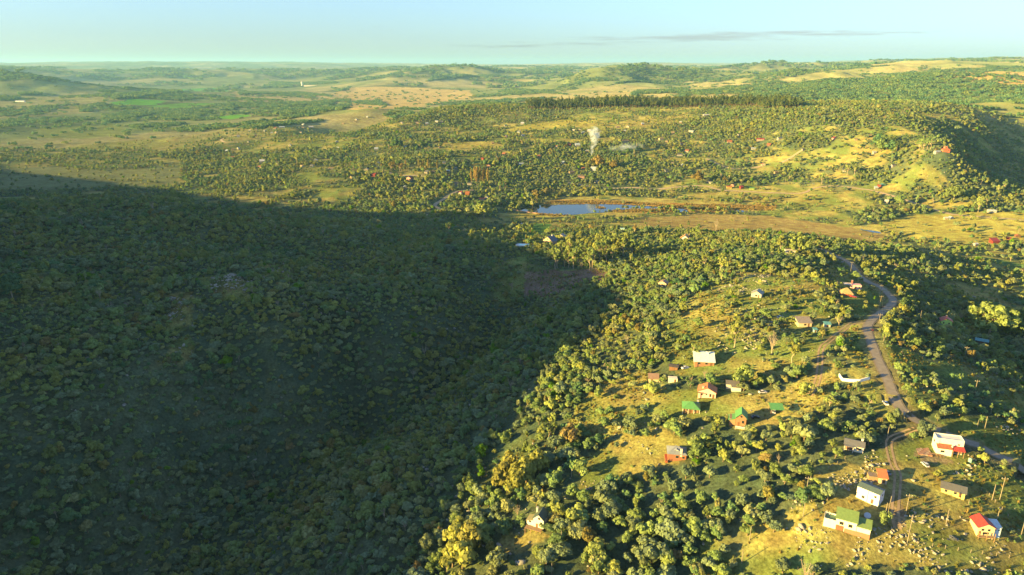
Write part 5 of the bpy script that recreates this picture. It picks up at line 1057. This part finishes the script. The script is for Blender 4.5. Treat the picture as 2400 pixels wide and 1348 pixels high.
# eucalypt grove on the spur, poplar rows, plantations of a few trees
def grove(lines, kinds_, name, label, group, hm, tl, th):
    for (u0, v0), (u1, v1), n in lines:
        for k in range(n):
            t = (k + .5 * random.random()) / n; x, y = gp(u0 + (u1 - u0) * t, v0 + (v1 - v0) * t); x += random.uniform(-2, 2); y += random.uniform(-3, 3)
            kd = random.choice(kinds_); H0 = dict(scr=1.75, euc=3.1, pop=4.0, pin=3.4, spr=2.25)[kd[:3]]; s = hm * random.uniform(.85, 1.2) / H0
            put_tree(name, kd, x, y, s, random.uniform(tl, th), label, group); KEEP.append((x, y, s * .4))
grove([((1292, 628), (1400, 630), 9), ((1300, 612), (1440, 615), 10), ((1330, 598), (1490, 602), 10), ((1400, 585), (1500, 590), 6)], ['eucalypt0', 'eucalypt1', 'eucalypt2'], 'eucalypt_tree', 'tall sunlit eucalypt in the grove on the bare purple slope', 'eucalypt grove on the spur', 15.5, .5, .74)
grove([((1105, 428), (1146, 428), 7), ((1110, 422), (1140, 421), 4)], ['poplar0', 'poplar1'], 'poplar_tree', 'orange sunlit poplar in the tight row above the dam', 'row of orange poplars', 21, .80, .88)
grove([((915, 403), (955, 400), 6)], ['poplar0', 'eucalypt1'], 'poplar_tree', 'pale golden poplar in the grove by the village road', 'pale poplar grove', 17, .80, .9)
grove([((980, 396), (1040, 398), 9)], ['poplar0', 'poplar1'], 'poplar_tree', 'grey leafless poplar in the shaded row', 'grey poplars', 15, .78, .82)
grove([((1375, 393), (1408, 392), 5)], ['eucalypt1', 'scrub3'], 'eucalypt_tree', 'tan leafed eucalypt in the clump under the smoke', 'eucalypts under the smoke', 16, .74, .86)
grove([((2148, 354), (2180, 350), 6)], ['eucalypt0', 'eucalypt1'], 'eucalypt_tree', 'tall eucalypt in the row beside the red tower house', 'eucalypts by the tower house', 19, .35, .55)
grove([((2045, 345), (2100, 345), 6), ((2050, 355), (2120, 357), 6)], ['pine0', 'pine1', 'scrub3'], 'pine_tree', 'dense dark pine in the stand below the rocky hill', 'pines below the rocky hill', 18, .2, .5)
grove([((830, 345), (880, 342), 4), ((800, 395), (850, 400), 4), ((1200, 335), (1290, 345), 9)], ['eucalypt1', 'eucalypt2'], 'eucalypt_tree', 'tall eucalypt rising out of the village scrub', 'eucalypts of the village', 14, .4, .7)
for u, v, vt, me, nm, lb in ((1808, 832, 760, BAREM2, 'bare_tree', 'leafless pale tree on the rocky grass of the ridge'), (1678, 541, 507, BAREM2, 'dead_tree', 'tall dead tree beside the marsh flat'), (1200, 680, 648, BAREM, 'bare_tree', 'leafless white limbed tree in the shaded ravine'), (1652, 887, 855, BAREM, 'bare_tree', 'leafless brown tree behind the pink cottage'), (1213, 1215, 1165, BAREM, 'bare_tree', 'leafless reddish tree beside the woodland cabin')):
    x, y = gp(u, v); D = math.hypot(x, y, float(zat(x, y)) - CAMZ); s = (v - vt) * D / FPX / .93 / 2.5 * OBJK(x, y, .66); p = empty(nm, x, y, float(zat(x, y)) - .1); p.scale = (s, s, s); tag(p, lb, 'tree', 'leafless trees'); link('limbs', me, p); KEEP.append((x, y, 1.5))
# ---------------------------------------------------------------- masses of scrub
KP = np.array(KEEP)
def clear(x, y, R):
    ok = np.ones(len(x), bool)
    for a, b, r in KP: ok &= (x - a) ** 2 + (y - b) ** 2 > (r + R * .55) ** 2
    rr = np.hypot(x, y); k = ok & (rr < 620); ok[k] &= segdist(x[k], y[k], ROAD[::3]) > 3.6 + R[k] * .8
    for T in TRACKS: k = ok & (rr < 520); ok[k] &= segdist(x[k], y[k], T[::3]) > 1.6 + R[k] * .7
    for T in DROADS: k = ok & (rr > 600) & (rr < 2200); ok[k] &= segdist(x[k], y[k], T[::2]) > 3.6 + R[k]
    return ok
def tints(x, y, n):
    t = .54 + .15 * fbm(x, y, 45, 3, 121) + .10 * rng.normal(size=n); t = np.clip(t, 0, .74); q = rng.random(n)
    br = sstep(.2, .6, fbm(x, y, 60, 2, 125)); t = np.where(q < .012 + .08 * br, .77 + .05 * rng.random(n), t); return np.where(q > .975, 1.0, t)
X, Y = jitter_grid(150, 760, 2.9); d = density(X, Y); aa = np.arctan2(X, Y); gro = 1 + .5 * sstep(300, 225, np.hypot(X, Y)) * sstep(-.15, -.02, aa) * sstep(.62, .42, aa)
rav = sstep(.06, -.06, aa)
keep = rng.random(len(X)) < d ** (1.3 - .6 * rav) / gro ** 1.5; X, Y, d, gro, rav = X[keep], Y[keep], d[keep], gro[keep], rav[keep]
R = np.clip((1.2 + .75 * rng.random(len(X)) ** 1.6 + .45 * fbm(X, Y, 25, 2, 131)) * np.where(d > .7, 1.03, .95), .75, 3.0) * gro * (1 + .10 * rav)
q = rng.random(len(X)); R = np.where(q < .09, R * 1.5, np.where(q > .72, R * .68, R))
ok = clear(X, Y, R) & seen(X, Y, 8., .004); X, Y, R = X[ok], Y[ok], R[ok]
TI = tints(X, Y, len(X)); ZS = zat(X, Y); rr = np.sqrt(X ** 2 + Y ** 2 + (CAMZ - ZS) ** 2); app = R / rr
uu, vv, ff = project(X, Y, ZS + R); inv = (uu > 5) & (uu < 2395) & (vv < 1340) & (vv > 0)
KD = rng.integers(0, 5, len(X))
sunny = np.abs(fbm(X, Y, 50, 2, 135))
order = np.argsort(-np.where(inv, app, 0)); ind = order[:285]
GUL = smooth_line([gp(u, v) for u, v in pts('1215,672 1100,830 1000,895 790,992 557,1096 430,1200 267,1330 150,1420')], 5.)
isind = np.zeros(len(X), bool); isind[ind] = True
for i in ind:
    x, y = float(X[i]), float(Y[i]); nl = min(LAND, key=lambda q: (q[1] - x) ** 2 + (q[2] - y) ** 2); dist = math.hypot(nl[1] - x, nl[2] - y); s = float(R[i])
    size = 'small' if s < 1.8 else 'broad' if s > 2.6 else 'round'
    gd = math.hypot(*(GUL - np.array([x, y])).T[:, int(((GUL - np.array([x, y])) ** 2).sum(1).argmin())])
    where = (('over the shaded stream bed' if gd < 9 else 'on the shaded bank of the stream' if gd < 26 else 'high on the shaded side of the ravine') if math.atan2(x, y) < math.radians(-4) and y < 330 else f"{'beside' if dist < 11 else 'near' if dist < 26 else 'in the thicket away from'} {nl[0]}")
    put_tree('scrub_tree', 'scrub%d' % KD[i], x, y, s, TI[i], f"{size} {tint_word(TI[i])} scrub tree {where}", 'scrub trees on the near slopes', sz=s * random.uniform(.85, 1.2))
m = ~isind; KD = np.where((rng.random(len(X)) < .035) & m, rng.integers(5, 9, len(X)), KD); SCR = [PROTO['scrub%d' % k] for k in range(5)]
scatter('scrub_woodland', np.stack([X[m], Y[m]], 1), ZS[m], np.where(KD[m] > 7, R[m] * .9, R[m]), KD[m], TI[m], SCR + [PROTO['eucalypt%d' % k] for k in range(3)] + [BAREM], 'dense olive scrub woodland covering the ravine and the ridge', .1); n_near = int(m.sum())
X, Y = jitter_grid(760, 1950, 5.6); d = density(X, Y); keep = rng.random(len(X)) < d; X, Y, d = X[keep], Y[keep], d[keep]
R = np.clip(1.75 + 1.3 * rng.random(len(X)) ** 1.4 + .6 * fbm(X, Y, 60, 2, 131), 1.2, 4.5); R = np.where(rng.random(len(X)) < .04, R * 1.5, R)
fl = (Y < 900) & (X > -40) & (X < 420); R = np.where(fl, R * .62, R)
ok = clear(X, Y, R) & seen(X, Y, 9., .002); X, Y, R = X[ok], Y[ok], R[ok]; TI = tints(X, Y, len(X)); 
eu = (rng.random(len(X)) < .025) & (np.hypot(X, Y) < 1500); KD = np.where(eu, rng.integers(5, 8, len(X)), rng.integers(0, 5, len(X)))
scatter('valley_scrub', np.stack([X, Y], 1), zat(X, Y), np.where(eu, R * 1.25, R), KD, TI, SCR + [PROTO['eucalypt%d' % k] for k in range(3)], 'scattered scrub trees over the village slopes of the valley', .1); n_mid = len(X)
X, Y = jitter_grid(1950, 5200, 15.); d = density(X, Y); keep = rng.random(len(X)) < d * .8 + .012; X, Y = X[keep], Y[keep]
R = 4.0 + 3.5 * rng.random(len(X)); ok = clear(X, Y, R) & seen(X, Y, 14., .001); X, Y, R = X[ok], Y[ok], R[ok]
GX_, GY_, GR_ = [X], [Y], [R]
# dark windbreak groves on the plain
for s, hh in (("48,224 92,224 90,219 50,219", 9), ("0,237 40,237 40,229 0,229", 9), ("233,217 270,217 268,213 236,213", 8), ("292,212 312,212 312,208 292,208", 9), ("270,234 330,230 425,217 420,213 330,218 268,226", 9), ("512,211 533,211 533,206 512,206", 9), ("545,209 560,208 560,202 545,202", 9), ("618,206 670,205 665,199 622,200", 10),
               ("690,249 780,247 775,240 700,242", 7), ("830,243 905,248 890,238 840,238", 6), ("70,262 112,263 110,250 75,250", 6), ("225,250 246,250 246,243 226,243", 6), ("190,263 215,263 214,255 192,255", 6), ("250,290 320,275 400,262 390,255 300,262 240,275", 6), ("340,262 470,254 500,262 400,272", 6), ("380,275 470,272 460,280 390,283", 6), ("300,295 430,288 420,295 320,300", 5), ("520,260 545,259 545,252 522,252", 7), ("560,300 680,285 760,282 700,292 600,304", 5), ("560,222 700,222 780,226 700,216 570,216", 6), ("630,196 790,196 780,191 640,192", 8), ("1170,215 1330,222 1280,214 1180,211", 6), ("1000,192 1130,182 1240,176 1130,176 1010,184", 9), ("850,186 960,180 950,176 860,180", 9), ("1420,203 1560,196 1580,188 1460,192", 8), ("1350,200 1440,190 1420,185 1350,192", 8), ("1480,224 1640,214 1600,208 1490,216", 7), ("1980,210 2140,205 2260,215 2120,222", 7), ("1880,196 1990,186 2060,190 1960,200", 7), ("2080,180 2200,172 2180,188 2100,192", 7)):
    P = GPOLY(s); Pn = np.asarray(P); cell = hh * 1.7; xs = np.arange(Pn[:, 0].min(), Pn[:, 0].max(), cell); ys = np.arange(Pn[:, 1].min(), Pn[:, 1].max(), cell)
    if len(xs) * len(ys) > 9000: ys = np.linspace(Pn[:, 1].min(), Pn[:, 1].max(), max(4, 9000 // max(len(xs), 1)))
    a, b = np.meshgrid(xs, ys); a = a.ravel() + rng.uniform(-.4, .4, a.size) * cell; b = b.ravel() + rng.uniform(-.4, .4, b.size) * cell; q = inpoly(a, b, P); q &= rng.random(len(q)) < .85; a, b = a[q], b[q]
    GX_.append(a); GY_.append(b); GR_.append(hh * (.75 + .5 * rng.random(len(a))))
X, Y = jitter_grid(5200, 12000, 46.); d = density(X, Y); keep = rng.random(len(X)) < d * .55; X, Y = X[keep], Y[keep]; ok = seen(X, Y, 14., .0006)
GX_.append(X[ok]); GY_.append(Y[ok]); GR_.append(9 + 9 * rng.random(ok.sum()))
X, Y, R = map(np.concatenate, (GX_, GY_, GR_)); TI = np.clip(.36 + .12 * rng.normal(size=len(X)), .1, .6)
scatter('distant_woods', np.stack([X, Y], 1), zat(X, Y), np.stack([R, R, R * 1.15], 1), rng.integers(0, 3, len(X)), TI, CLUMP, 'dark groves and scrub patches scattered over the far plain and hills', .4); n_far = len(X)
# pine plantation along the crest
A = [gp(u, v) for u, v in ((1240, 256), (1400, 254), (1560, 252), (1700, 250), (1790, 249))]; B = [gp(u, v) for u, v in ((1795, 256), (1840, 255), (1885, 252))]
PX, PY = [], []
for L_, dep in ((A, 110), (B, 120)):
    for (x0, y0), (x1, y1) in zip(L_[:-1], L_[1:]):
        n = max(2, int(math.hypot(x1 - x0, y1 - y0) / 4.2))
        for k in range(n):
            for j in range(int(dep / 6)):
                t = (k + random.uniform(-.3, .3)) / n; PX.append(x0 + (x1 - x0) * t + random.uniform(-.8, .8)); PY.append(y0 + (y1 - y0) * t + j * 6 + random.uniform(-1.5, 1.5))
PX, PY = np.array(PX), np.array(PY); sc = 5.0 + .7 * rng.normal(size=len(PX)) * .5
scatter('pine_plantation', np.stack([PX, PY], 1), zat(PX, PY), sc, rng.integers(0, 2, len(PX)), rng.random(len(PX)), [PROTO['pine0'], PROTO['pine1']], 'dark planted pine block with straight trunks along the crest')
# low bushes and tussocks on the open ground of the ridge and flats
X, Y = jitter_grid(160, 560, 1.35); d = density(X, Y); pr = np.clip(.55 + .6 * fbm(X, Y, 14, 2, 141), .06, .9) * (1 - sstep(.5, .9, d)) * np.where(np.arctan2(X, Y) > -.1, 1, .5)
lawn = np.clip(fbm(X, Y, 40, 2, 145) + .6, .08, 1); keep = rng.random(len(X)) < pr * lawn; X, Y = X[keep], Y[keep]; R = .35 + .55 * rng.random(len(X)) ** 2
ok = clear(X, Y, R) & seen(X, Y, 2.); X, Y, R = X[ok], Y[ok], R[ok]; KD = np.where(rng.random(len(X)) < .55, rng.integers(0, 3, len(X)), rng.integers(3, 5, len(X)))
scatter('low_bushes', np.stack([X, Y], 1), zat(X, Y), R * 1.15, KD, np.where(KD < 3, np.clip(.5 + .2 * rng.normal(size=len(X)), .1, .82), rng.random(len(X))), LOW + TUFT, 'low bushes and straw coloured tussocks on the open ridge grass'); n_low = len(X)
# reeds round the pond
RP = [GPOLY(s) for s in ("1275,478 1300,471 1380,470 1450,472 1540,478 1600,482 1600,487 1545,483 1450,477 1350,476.5 1300,478", "1425,496 1470,491.5 1520,490 1580,490 1582,495 1520,497 1450,499", "1612,483 1700,486 1790,489 1815,494 1760,493 1715,490 1650,492 1617,495", "1600,478 1700,480 1820,486 1820,490 1700,484 1600,483", "1258,500.5 1300,503.5 1330,505 1330,507 1290,506 1255,503", "1395,489 1412,488 1420,491 1400,492")]
RX, RY = [], []
for P in RP:
    Pn = np.asarray(P); a, b = np.meshgrid(np.arange(Pn[:, 0].min(), Pn[:, 0].max(), 1.5), np.arange(Pn[:, 1].min(), Pn[:, 1].max(), 1.7)); a = a.ravel() + rng.uniform(-.7, .7, a.size); b = b.ravel() + rng.uniform(-.7, .7, b.size); q = inpoly(a, b, P) & (rng.random(a.size) < .75); RX.append(a[q]); RY.append(b[q])
RX, RY = np.concatenate(RX), np.concatenate(RY); scatter('reeds', np.stack([RX, RY], 1), np.maximum(zat(RX, RY), -.1), .95 + .5 * rng.random(len(RX)), rng.integers(0, 2, len(RX)), rng.random(len(RX)), REEDM, 'orange brown reed beds fringing the pond', .05)
# ---------------------------------------------------------------- stones
LANDS = LAND + [(a, *gp(u, v)) for a, u, v in (('the bald rocky knoll in the shade', 540, 672), ('the stony shoulder above the bald knoll', 650, 625), ('the stony strip under the bald knoll', 410, 728), ('the lower stony strip of the shaded hill', 415, 830), ('the dry outcrop above the ravine foot', 215, 1092), ('the broken slope at the ravine foot', 165, 1200), ('the stones on the steep ravine face', 780, 720), ('the stony crest of the shaded hill', 700, 530), ('the upper shaded rocks', 500, 515), ('the rocky knoll on the spur', 1755, 665), ('the stony flat above the pale blue roof', 1750, 780), ('the rubble slope beyond the road bend', 2200, 625), ('the stony slope above the cabin', 1430, 1110), ('the boulder field below the red roofed house', 2250, 1320), ('the boulder field below the green roofed house', 2040, 1310), ('the rocky knoll behind the tall white house', 1990, 1110))]
X, Y = jitter_grid(150, 520, 1.25); k = rockiness(X, Y); nn = fbm(X, Y, 7, 2, 151); base_p = np.where((np.arctan2(X, Y) > .05), .012, .010 + .03 * sstep(.2, .6, fbm(X, Y, 45, 3, 155)))
keep = rng.random(len(X)) < np.clip(k * (.7 + 1.2 * nn), 0, .9) + base_p * 2; X, Y, k = X[keep], Y[keep], k[keep]; lf = np.arctan2(X, Y) < .02; kk = rng.random(len(X)) < np.where(lf, .45, 1.); X, Y, k, lf = X[kk], Y[kk], k[kk], lf[kk]; R = np.where(lf, 1.8, 1.) * (.20 + .42 * rng.random(len(X)) ** 2.4 + .32 * (rng.random(len(X)) < .05)) * (1 + .3 * (k > .2))
ok = clear(X, Y, R) & seen(X, Y, 1.); X, Y, R = X[ok], Y[ok], R[ok]; ZS = zat(X, Y)
rr = np.sqrt(X ** 2 + Y ** 2 + (CAMZ - ZS) ** 2); uu, vv, _ = project(X, Y, ZS); inv = (uu > 5) & (uu < 2395) & (vv < 1343); order = np.argsort(-np.where(inv, R / rr, 0))[:240]; isind = np.zeros(len(X), bool); isind[order] = True
for i in order:
    x, y = float(X[i]), float(Y[i]); o = link('boulder', ROCKM[i % 5], None, (x, y, float(ZS[i]) + R[i] * .12), (random.uniform(-.3, .3), random.uniform(-.3, .3), random.random() * 6.28)); s = float(R[i]) * 1.25; o.scale = (s, s, s)
    nl = min(LANDS, key=lambda q: (q[1] - x) ** 2 + (q[2] - y) ** 2); dist = math.hypot(nl[1] - x, nl[2] - y)
    tag(o, f"{'large' if s > 1.2 else 'mid-sized' if s > .85 else 'small'} {('flat', 'blocky', 'angular', 'rounded', 'squat')[i % 5]} pale boulder {'beside' if dist < 11 else 'near' if dist < 26 else 'on stony ground beyond'} {nl[0]}", 'boulder', 'pale boulders strewn over the ridge')
m = ~isind; NS = int(m.sum())
X2, Y2 = jitter_grid(520, 1900, 2.6); k2 = rockiness(X2, Y2); keep = rng.random(len(X2)) < k2 * .45; X2, Y2 = X2[keep], Y2[keep]; ok = clear(X2, Y2, np.ones(len(X2))) & seen(X2, Y2, 1.5); X2, Y2 = X2[ok], Y2[ok]; R2 = .45 + 1.0 * rng.random(len(X2)) ** 2
XA, YA, RA = np.concatenate([X[m], X2]), np.concatenate([Y[m], Y2]), np.concatenate([R[m], R2])
scatter('loose_stones', np.stack([XA, YA], 1), zat(XA, YA), RA * 1.2, rng.integers(0, 5, len(XA)), rng.random(len(XA)), ROCKM, 'pale loose stones scattered in drifts over the stony slopes', -.05)
print('COUNTS near', n_near, 'mid', n_mid, 'far', n_far, 'low', n_low, 'stones', len(XA), 'reeds', len(RX), 'pines', len(PX))
# ---------------------------------------------------------------- smoke and haze
def smoke_puffs(name, puffs, dens, label, nscale):
    V, F = ico(2); me = mesh_np('puff', V, F)
    m, N, L, o = newmat(name); vol = N.new('ShaderNodeVolumePrincipled'); vol.inputs['Color'].default_value = (.80, .90, 1.0, 1); vol.inputs['Anisotropy'].default_value = .1
    tc = N.new('ShaderNodeTexCoord'); gr = NI(N, 'ShaderNodeTexGradient', gradient_type='SPHERICAL'); L.new(tc.outputs['Object'], gr.inputs[0])
    geo = N.new('ShaderNodeNewGeometry'); nz = NI(N, 'ShaderNodeTexNoise', Scale=nscale, Detail=4.0, Roughness=.65); L.new(geo.outputs['Position'], nz.inputs['Vector'])
    q = NI(N, 'ShaderNodeMapRange'); q.inputs[1].default_value = .44; q.inputs[2].default_value = .66; q.inputs[3].default_value = 0; q.inputs[4].default_value = dens; L.new(nz.outputs[0], q.inputs[0])
    mu = NI(N, 'ShaderNodeMath', operation='MULTIPLY'); L.new(q.outputs[0], mu.inputs[0]); L.new(gr.outputs['Fac'], mu.inputs[1]); L.new(mu.outputs[0], vol.inputs['Density']); L.new(vol.outputs[0], o.inputs['Volume'])
    me.materials.append(m); x, y, z, _, _ = puffs[0]; root = empty(name, x, y, z); tag(root, label, kind='stuff')
    for a, b, c, r, k in puffs: ob = link('puff', me, root, (a - x, b - y, c - z)); ob.scale = (r, r, r * k)
x, y = gp(1388, 366); z = float(zat(x, y)); mp = math.hypot(x, y) / FPX
smoke_puffs('smoke', [(x + a * mp, y + a * .4 * mp, z + h * mp, r * mp, k) for a, h, r, k in ((-1, 3, 3., 1.6), (-1, 9, 4.5, 1.5), (0, 17, 6.5, 1.3), (2, 25, 8.5, 1.2), (3, 35, 11., 1.1), (6, 45, 13., .9), (0, 50, 12., .9), (8, 56, 11., .9), (2, 60, 11., .8), (4, 40, 9., 1.2), (-2, 43, 8., 1.))], .40, 'column of pale grey bonfire smoke rising from the village', .11)
smoke_puffs('smoke', [(x + a * mp, y + 20 + a * .3 * mp, z + h * mp, r * mp, k) for a, h, r, k in ((55, 14, 16., .6), (80, 18, 26., .5), (110, 16, 24., .45), (85, 8, 40., .3))], .06, 'thin veil of drifting smoke over the shaded village hollow', .06)
bm = bmesh.new(); bmesh.ops.create_cube(bm, size=1.0); me = bpy.data.meshes.new('haze'); bm.to_mesh(me); bm.free()
zl, zh = float(Z.min()) - 2.0, max(float(Z.max()) + 30, 230.0)
hz = link('haze', me, None, (0, 0, (zl + zh) / 2)); hz.scale = (62000, 62000, zh - zl); tag(hz, 'pale bluish evening haze over the whole valley', kind='stuff')
m, N, L, o = newmat('haze'); vol = N.new('ShaderNodeVolumePrincipled'); vol.inputs['Color'].default_value = (.30, .64, 1.0, 1); vol.inputs['Density'].default_value = HAZE_D; vol.inputs['Anisotropy'].default_value = .1; L.new(vol.outputs[0], o.inputs['Volume']); me.materials.append(m)
